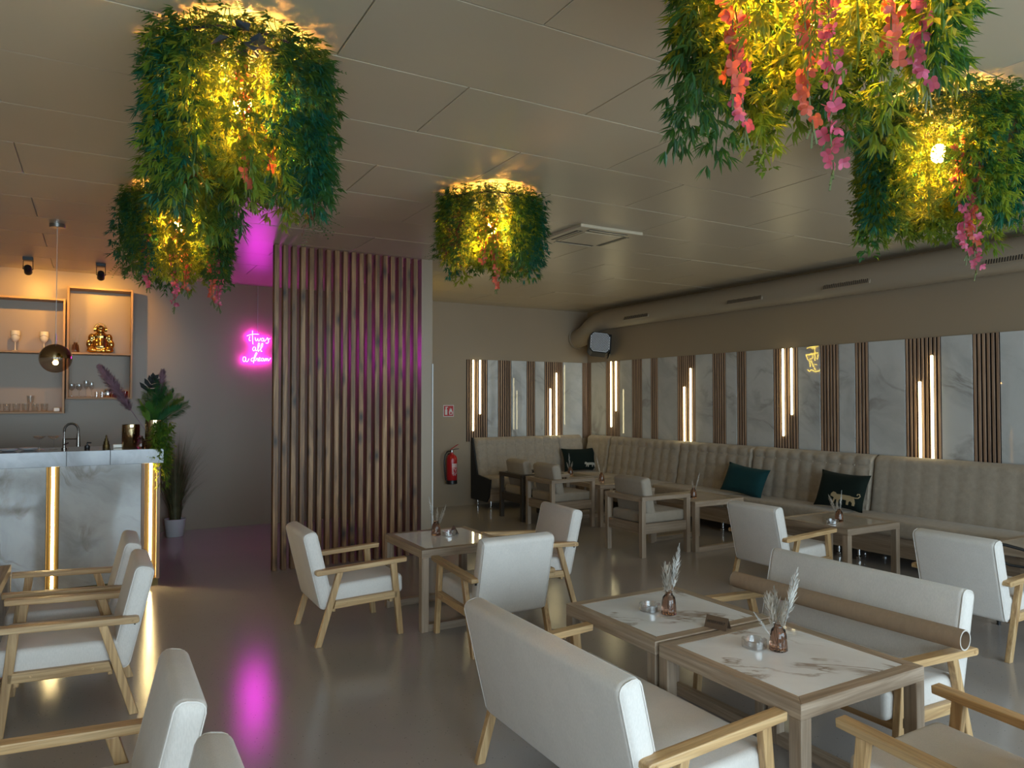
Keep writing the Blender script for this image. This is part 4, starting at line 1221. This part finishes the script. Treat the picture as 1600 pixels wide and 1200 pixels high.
# ------------------------------------------------------------------ things on the bar
BZ = 1.1505
tap = thing('kitchen_tap', 'chrome spring-neck tap arching over the bar', 'tap', (-0.175, 7.06, BZ))
arch = [(-0.05, 0, 0.0), (-0.05, 0, 0.14)] + [(-0.05*math.cos(a), 0, 0.155+0.058*math.sin(a)) for a in [R(k*15) for k in range(13)]] + [(0.05, 0, 0.13)]
obj('riser', MB().tube([(-0.05, 0, 0.0), (-0.05, 0, 0.09)], 0.011, 12).tube([(-0.05, 0, 0), (-0.05, 0, 0.012)], 0.02, 14), M['darksteel'], tap, smooth=40)
obj('neck', MB().tube(arch, 0.0055, 8), M['darksteel'], tap, smooth=60)
sprg = []
for k in range(220):
    f = k/219*(len(arch)-2)+1; i = min(len(arch)-2, int(f)); p = Vector(arch[i]).lerp(Vector(arch[i+1]), f-i)
    tn = (Vector(arch[i+1])-Vector(arch[i])).normalized(); u = Vector((0, 1, 0)); w = tn.cross(u)
    an = k*0.9
    sprg.append(p+(u*math.cos(an)+w*math.sin(an))*0.009)
obj('spring', MB().tube(sprg, 0.0022, 4), M['darksteel'], tap, smooth=60)
obj('spray_head', MB().tube([(0.05, 0, 0.13), (0.05, 0, 0.10), (0.05, 0, 0.02)], [0.010, 0.013, 0.015], 12), M['darksteel'], tap, smooth=40)
obj('holder_arm', MB().tube([(-0.05, 0, 0.085), (0.05, 0, 0.085)], 0.005, 8), M['darksteel'], tap)
obj('lever', MB().tube([(-0.05, -0.012, 0.04), (-0.02, -0.03, 0.055)], 0.005, 8), M['darksteel'], tap)
o = thing('soap_dispenser', 'small dark pump dispenser beside the tap', 'dispenser', (-0.06, 7.05, BZ))
obj('bottle', MB().lathe([(0.019, 0), (0.02, 0.004), (0.02, 0.026), (0.008, 0.032), (0.007, 0.042)], 14), M['black'], o, smooth=40)
obj('spout', MB().tube([(0, 0, 0.04), (0, 0, 0.052), (0.03, 0, 0.050)], 0.006, 8), M['black'], o)
tr = thing('ornament_cone', 'small bronze tree-shaped ornament on the bar', 'ornament', (0.08, 7.10, BZ))
obj('tiers', MB().lathe([(0.028, 0), (0.026, 0.03), (0.022, 0.032), (0.02, 0.058), (0.015, 0.06), (0.012, 0.082), (0.007, 0.084), (0.008, 0.098), (0.002, 0.112)], 14), M['brass'], tr, smooth=30)
o = obj('napkin_box', MB().box(0.13, 0.20, 7.06, 7.15, BZ, BZ+0.03), M['cream_glass'], None, bevel=(0.004, 1)); tag(o, 'low cream napkin box beside the gold pot on the bar', 'box')
for x_, y_, lb in ((-0.60, 7.0, 'stack of white saucers at the left edge of the bar'), (-0.47, 7.05, 'stack of white saucers nearer the tap')):
    t = thing('saucers', lb, 'saucer stack', (x_, y_, BZ), 0, 'white saucers on the bar')
    for k in range(2):
        obj('saucer', MB().lathe([(0.03, 0.0), (0.045, 0.004), (0.068, 0.013), (0.066, 0.015), (0.03, 0.006)], 22), M['whitepot'], t, smooth=50).location = (0, 0, 0.008*k)
for x_, lb in ((-0.40, 'coupe glass on the bar left of the other coupe'), (-0.30, 'coupe glass on the bar right beside the tap')):
    o = obj('coupe_glass', MB().lathe([(0.03, 0), (0.029, 0.003), (0.004, 0.008), (0.0035, 0.075), (0.012, 0.082), (0.045, 0.105), (0.046, 0.112), (0.044, 0.112), (0.01, 0.085)], 18), M['glass'], None, smooth=60)
    o.location = (x_, 7.10, BZ); tag(o, lb, 'coupe glass', 'coupe glasses on the bar')
pot = thing('gold_cylinder_vase', 'empty gold mirrored cylinder vase on the bar beside the bouquet', 'vase', (0.265, 7.07, BZ))
obj('cylinder', MB().lathe([(0.068, 0), (0.07, 0.003), (0.07, 0.198), (0.066, 0.198), (0.066, 0.01)], 28), M['goldmirror'], pot, smooth=40)
o = vase('small dark amber bottle vase between the two gold pots on the bar', (0.335, 6.93, BZ), 31, 0.95, (tp(0.008, 0.115, 'c', 0.004),))
bq = thing('bouquet_vase', 'gold cylinder vase of mauve pampas, palm and black monstera at the bar end', 'bouquet', (0.435, 6.925, BZ))
obj('cylinder', MB().lathe([(0.068, 0), (0.07, 0.003), (0.07, 0.238), (0.066, 0.238), (0.066, 0.01)], 28), M['goldmirror'], bq, smooth=40)
def big_plume(name, tip, r, n, m_, seed):
    mb = MB(); rd = random.Random(seed)
    base = Vector((0, 0, 0.05)); tip = Vector(tip); ax = (tip-base); L = ax.length; ax.normalize(); u = ax.orthogonal().normalized(); w = ax.cross(u)
    mb.tube([base, base+ax*L*0.98], 0.003, 5)
    for i in range(n):
        t = rd.random(); rr = r*math.sin(PI*min(1, 0.15+0.8*t))**0.6
        a = rd.random()*2*PI; d = u*math.cos(a)+w*math.sin(a)
        p = base+ax*L*(0.42+0.56*t); q = p+d*rr*rd.uniform(0.3, 1.35)+ax*rr*rd.uniform(0.2, 1.5)
        sd = ax.cross(d)*0.0028
        mb.add([p, p.lerp(q, .6)-sd, q, p.lerp(q, .6)+sd], [(0, 1, 2), (0, 2, 3)])
    return obj(name, mb, m_, bq)
big_plume('pampas_plume', (-0.42, 0.0, 0.70), 0.062, 2400, M['pampas_p'], 1)
big_plume('pampas_plume', (0.07, 0.06, 0.68), 0.05, 1500, M['pampas_p'], 2)
# monstera leaf: lobed blade
mb = MB(); c0 = Vector((-0.06, -0.03, 0.46)); ax = Vector((0.35, -0.1, 0.93)).normalized(); sx = Vector((0.93, 0.0, -0.35)).normalized()
for sg in (-1, 1):
    for k in range(4):
        b0 = c0+ax*(0.02+k*0.035); an = 0.55+0.22*k
        d = ax*math.sin(an)+sx*sg*math.cos(an)
        pr = (ax*math.cos(an)-sx*sg*math.sin(an))
        L = 0.105-0.012*k
        mb.add([b0, b0+d*L*0.6-pr*0.018, b0+d*L, b0+d*L*0.7+pr*0.016, b0+pr*0.022], [(0, 1, 2, 3, 4)])
mb.tube([(0, 0, 0.1), (-0.03, -0.01, 0.3), c0, c0+ax*0.16], 0.003, 5)
obj('monstera_leaf', mb, M['monstera'], bq)
def palm(tip, L, seed, m_):
    rd = random.Random(seed); mb = MB()
    base = Vector((0, 0, 0.16)); tip = Vector(tip); midp = base.lerp(tip, 0.5)+Vector((0, 0, 0.05))
    pts = [base*(1-t)**2+midp*2*t*(1-t)+tip*t*t for t in [k/10 for k in range(11)]]
    mb.tube(pts, 0.0028, 5)
    for k in range(2, 40):
        f = k/40*10; i = min(9, int(f)); p = pts[i].lerp(pts[i+1], f-i); tn = (pts[i+1]-pts[i]).normalized()
        sd = tn.cross(Vector((0, 1, 0.3))).normalized()
        for sg in (-1, 1):
            leaf(mb, p, tn*0.9+sd*sg+Vector((0, 0, -0.1)), Vector((0, 0, 1)), L*(1-0.5*abs(k/40-0.5))*rd.uniform(0.8, 1.1), 0.013)
    return obj('palm_frond', mb, m_, bq)
for i, (tp_, L) in enumerate((((-0.06, -0.08, 0.47), 0.09), ((0.10, -0.06, 0.50), 0.10), ((0.16, 0.03, 0.47), 0.10), ((0.23, -0.02, 0.40), 0.09), ((0.27, 0.05, 0.37), 0.08), ((0.02, -0.10, 0.44), 0.10), ((-0.10, 0.03, 0.42), 0.08), ((0.07, 0.08, 0.52), 0.10), ((-0.02, -0.12, 0.50), 0.12), ((0.14, -0.10, 0.42), 0.12), ((0.05, -0.04, 0.55), 0.12), ((0.20, -0.08, 0.33), 0.10), ((-0.08, -0.10, 0.36), 0.11))):
    palm(tp_, L, i, M['leaf_dark' if i % 3 else 'leaf_mid'])
mb = MB(); leaf(mb, Vector((-0.03, -0.05, 0.2)), Vector((-0.35, -0.1, 0.85)), Vector((0, -1, 0.2)), 0.24, 0.06); obj('broad_leaf', mb, M['leaf_lime'], bq)
rd = random.Random(9)
for i in range(9):
    g = obj('trailing_vine', G[((7, 2, 0)[i % 3], i % 3)], None, bq)
    a = -PI/2+0.3+(i/8-0.4)*1.9
    g.location = (0.075*math.cos(a)+0.03, 0.075*math.sin(a)-0.045, 0.235)
    g.scale = (0.75, 0.75, 0.62+0.22*(i in (4, 5, 6))); g.rotation_euler = (0, 0, rd.random()*6.28)
# floor grass behind the bar end
gp = thing('potted_grass', 'tall feathery grass in a white pot behind the bar end', 'potted plant', (0.80, 9.15, 0))
obj('pot', MB().lathe([(0.085, 0), (0.09, 0.005), (0.115, 0.20), (0.108, 0.20), (0.10, 0.17), (0.02, 0.165)], 24), M['whitepot'], gp, smooth=40)
mb = MB(); rd = random.Random(4)
for i in range(460):
    a = rd.random()*2*PI; sp_ = rd.random()**1.3*0.50+0.04; hh = rd.uniform(0.55, 1.22)
    bx, by = 0.06*rd.random()*math.cos(a), 0.06*rd.random()*math.sin(a)
    d = Vector((math.cos(a), math.sin(a)*0.45, 0)); w = Vector((-math.sin(a), math.cos(a), 0))*0.0042
    pts = []
    for k in range(6):
        t = k/5; pts.append(Vector((bx, by, 0.16))+d*sp_*t**1.9+Vector((0, 0, hh*(t-0.18*t**3*(1 if sp_ > .3 else .3)))))
    for k in range(5):
        f0, f1 = 1-k/5, 1-(k+1)/5
        o = len(mb.v)
        mb.v += [tuple(pts[k]-w*f0), tuple(pts[k]+w*f0), tuple(pts[k+1]+w*f1), tuple(pts[k+1]-w*f1)]
        mb.f.append((o, o+1, o+2, o+3))
tag(obj('grass_blades', mb, M['sagegrass'], gp), kind='stuff')

# ------------------------------------------------------------------ neon signs
ns = thing('neon_sign', 'pink neon script sign reading it was all a dream', 'neon sign', (1.57, 9.455, 2.44))
strokes = [
 # it
 [(300,640),(292,672),(296,692),(312,690)], [(330,572),(331,640),(333,700),(338,735)], [(265,638),(300,622),(345,612),(405,612)],
 # was
 [(362,650),(366,685),(380,690),(392,662),(398,688),(412,690),(424,655)], [(462,660),(444,656),(434,676),(444,692),(460,684),(464,660),(466,690),(478,690)], [(478,690),(505,650),(512,668),(520,690),(508,715),(486,712)], [(512,668),(540,658)],
 # all
 [(366,770),(346,766),(334,790),(344,812),(362,800),(368,770),(370,808),(384,808)], [(384,808),(408,760),(412,722),(400,722),(394,770),(400,822)], [(400,815),(440,770),(452,726),(440,722),(428,770),(432,815),(446,812)],
 # a
 [(250,888),(228,892),(222,925),(236,944),(252,925),(254,890),(258,938),(276,940),(292,905)],
 # dream
 [(362,905),(336,896),(316,915),(326,936),(350,925),(372,870),(386,840),(372,836),(352,890),(345,960)], [(352,930),(372,925),(380,900),(392,902),(394,930),(408,928)],
 [(408,918),(424,900),(414,890),(404,910),(416,932),(434,918)], [(462,900),(444,896),(436,918),(446,932),(460,915),(464,898),(468,930),(478,925)], [(478,928),(484,900),(494,902),(494,928),(502,902),(514,902),(514,928),(532,915),(545,890)],
]
for st in strokes:
    P_ = [Vector(((x-215)*0.34/330, 0, -(y_-560)*0.42/400)) for x, y_ in st]
    sm = []
    for i in range(len(P_)-1):
        p0, p1, p2, p3 = P_[max(0, i-1)], P_[i], P_[i+1], P_[min(len(P_)-1, i+2)]
        for k in range(5):
            t = k/5
            sm.append(0.5*((2*p1)+(p2-p0)*t+(2*p0-5*p1+4*p2-p3)*t*t+(3*p1-p0-3*p2+p3)*t**3))
    sm.append(P_[-1])
    obj('neon_stroke', MB().tube(sm, 0.0052, 6), M['neon'], ns, smooth=180)
obj('hanging_wire', MB().tube([(0.18, 0, -0.05), (0.18, 0, 0.555)], 0.003, 6), M['white'], ns)
ny = thing('neon_sign', 'yellow neon sign on the hidden side of the partition, mirrored in the marble', 'neon sign', (2.995, 8.41, 2.25), R(90))
# local x towards +Y; seen from the sofa wall
yst = [[(-0.10,0.20),(-0.02,0.22),(0.10,0.22)], [(-0.02,0.20),(0.0,0.18),(0.02,0.20),(0.0,0.22),(-0.02,0.20)], [(0.04,0.22),(0.04,0.0)], [(-0.12,0.10),(0.10,0.12)], [(-0.12,0.10),(-0.09,0.02),(-0.05,0.0)],
       [(-0.08,0.09),(0.0,0.10),(0.0,0.04),(-0.06,0.03)], [(0.10,0.10),(0.08,0.02)], [(-0.06,0.0),(-0.04,-0.07),(-0.05,-0.09)], [(-0.03,0.01),(0.01,-0.08),(0.05,-0.15)], [(0.03,-0.06),(0.07,-0.06)],
       [(-0.10,-0.13),(-0.06,-0.16),(-0.02,-0.13),(0.03,-0.17),(0.08,-0.16),(0.12,-0.16),(0.13,-0.12)]]
for st in yst:
    obj('neon_stroke', MB().tube([(-x*1.15, -0.012, z*1.15) for x, z in st], 0.006, 6), M['yneon'], ny)

# ------------------------------------------------------------------ fire extinguisher and sign
fx = thing('fire_extinguisher', 'red fire extinguisher hanging on the wall left of the bench', 'fire extinguisher', (4.50, 9.585, 0.34))
obj('cylinder', MB().lathe([(0.070, 0.05), (0.078, 0.06), (0.078, 0.36), (0.068, 0.40), (0.035, 0.43), (0.022, 0.44), (0.022, 0.46)], 24), M['red'], fx, smooth=40)
obj('foot_ring', MB().lathe([(0.074, 0.0), (0.080, 0.006), (0.080, 0.055), (0.070, 0.06)], 24), M['black'], fx, smooth=40)
lb = MB()
for k in range(9):
    a0, a1 = R(-118+k*10), R(-118+(k+1)*10)
    lb.add([(0.0788*math.cos(a0), 0.0788*math.sin(a0), 0.14), (0.0788*math.cos(a1), 0.0788*math.sin(a1), 0.14), (0.0788*math.cos(a1), 0.0788*math.sin(a1), 0.155), (0.0788*math.cos(a0), 0.0788*math.sin(a0), 0.155)], [(0, 1, 2, 3)])
lines = MB()
rd = random.Random(2)
for j in range(9):
    z_ = 0.13+j*0.019; nn = rd.randint(5, 8)
    for k in range(nn):
        if rd.random() < 0.2: continue
        a0, a1 = R(-112+k*9), R(-112+k*9+7)
        hgt_ = 0.011 if j < 6 else 0.016
        lines.add([(0.0788*math.cos(a0), 0.0788*math.sin(a0), z_), (0.0788*math.cos(a1), 0.0788*math.sin(a1), z_), (0.0788*math.cos(a1), 0.0788*math.sin(a1), z_+hgt_), (0.0788*math.cos(a0), 0.0788*math.sin(a0), z_+hgt_)], [(0, 1, 2, 3)])
tag(obj('printed_label', lines, M['ext_label'], fx), 'white printed instructions')
obj('valve', MB().tube([(0, 0, 0.45), (0, 0, 0.49)], 0.018, 12), M['steel'], fx, smooth=40)
obj('handle', MB().hexa([(-0.02, -0.012, 0.485), (0.11, -0.012, 0.505), (0.11, 0.012, 0.505), (-0.02, 0.012, 0.485), (-0.02, -0.012, 0.492), (0.11, -0.012, 0.511), (0.11, 0.012, 0.511), (-0.02, 0.012, 0.492)]), M['black'], fx)
obj('squeeze_lever', MB().hexa([(-0.02, -0.011, 0.495), (0.10, -0.011, 0.565), (0.10, 0.011, 0.565), (-0.02, 0.011, 0.495), (-0.02, -0.011, 0.503), (0.10, -0.011, 0.573), (0.10, 0.011, 0.573), (-0.02, 0.011, 0.503)]), M['red'], fx)
obj('hose', MB().tube([(-0.015, 0, 0.475), (-0.07, -0.01, 0.47), (-0.11, -0.015, 0.43), (-0.125, -0.015, 0.33), (-0.12, -0.015, 0.2), (-0.105, -0.012, 0.1), (-0.092, -0.01, 0.06)], 0.011, 10), M['black'], fx, smooth=60)
obj('wall_bracket', MB().box(-0.02, 0.02, 0.05, 0.094, 0.25, 0.44), M['black'], fx)
sg = thing('fire_sign', 'small red and white fire extinguisher sign on the wall above the extinguisher', 'sign', (4.49, Y1-0.001, 1.40))
obj('plate', MB().box(-0.085, 0.085, -0.004, 0, -0.085, 0.085), M['ext_label'], sg, bevel=(0.001, 1))
obj('red_field', MB().box(-0.075, 0.075, -0.0055, -0.004, -0.075, 0.075), M['red'], sg)
pic = MB().box(-0.058, -0.022, -0.0065, -0.0055, -0.058, 0.02).box(-0.05, -0.03, -0.0065, -0.0055, 0.022, 0.05).box(-0.052, -0.012, -0.0065, -0.0055, 0.05, 0.06)
obj('extinguisher_symbol', pic, M['ext_label'], sg)
fl = MB(); fl.prism([(0.012, -0.058), (0.058, -0.058), (0.066, -0.02), (0.052, 0.01), (0.05, 0.04), (0.035, 0.015), (0.026, 0.05), (0.012, 0.01), (0.005, -0.02)], -0.0065, -0.0055)
obj('flame_symbol', fl, M['ext_label'], sg)
obj('flame_core', MB().prism([(0.026, -0.05), (0.046, -0.05), (0.05, -0.03), (0.036, -0.005), (0.022, -0.03)], -0.0072, -0.0065), M['red'], sg)

# ------------------------------------------------------------------ black metal frame at the right edge
bf = thing('metal_frame', 'black curved metal armrest frame behind the armchair at the right edge', 'metal frame', (5.47, 2.54, 0))
obj('post', MB().tube([(-0.02, 0.16, 0.0), (-0.02, 0.15, 0.30), (-0.05, 0.14, 0.56)], 0.013, 8), M['black'], bf, smooth=60)
obj('arm_hoop', MB().tube([(-0.05, 0.14, 0.565), (-0.03, 0.10, 0.562), (0.0, 0.02, 0.545), (0.03, -0.06, 0.52), (0.06, -0.13, 0.48), (0.07, -0.16, 0.40), (0.07, -0.16, 0.0)], 0.011, 8), M['black'], bf, smooth=60)
obj('lower_hoop', MB().tube([(-0.035, 0.145, 0.455), (-0.01, 0.09, 0.425), (0.03, 0.0, 0.42), (0.06, -0.10, 0.43), (0.07, -0.16, 0.43)], 0.009, 8), M['black'], bf, smooth=60)
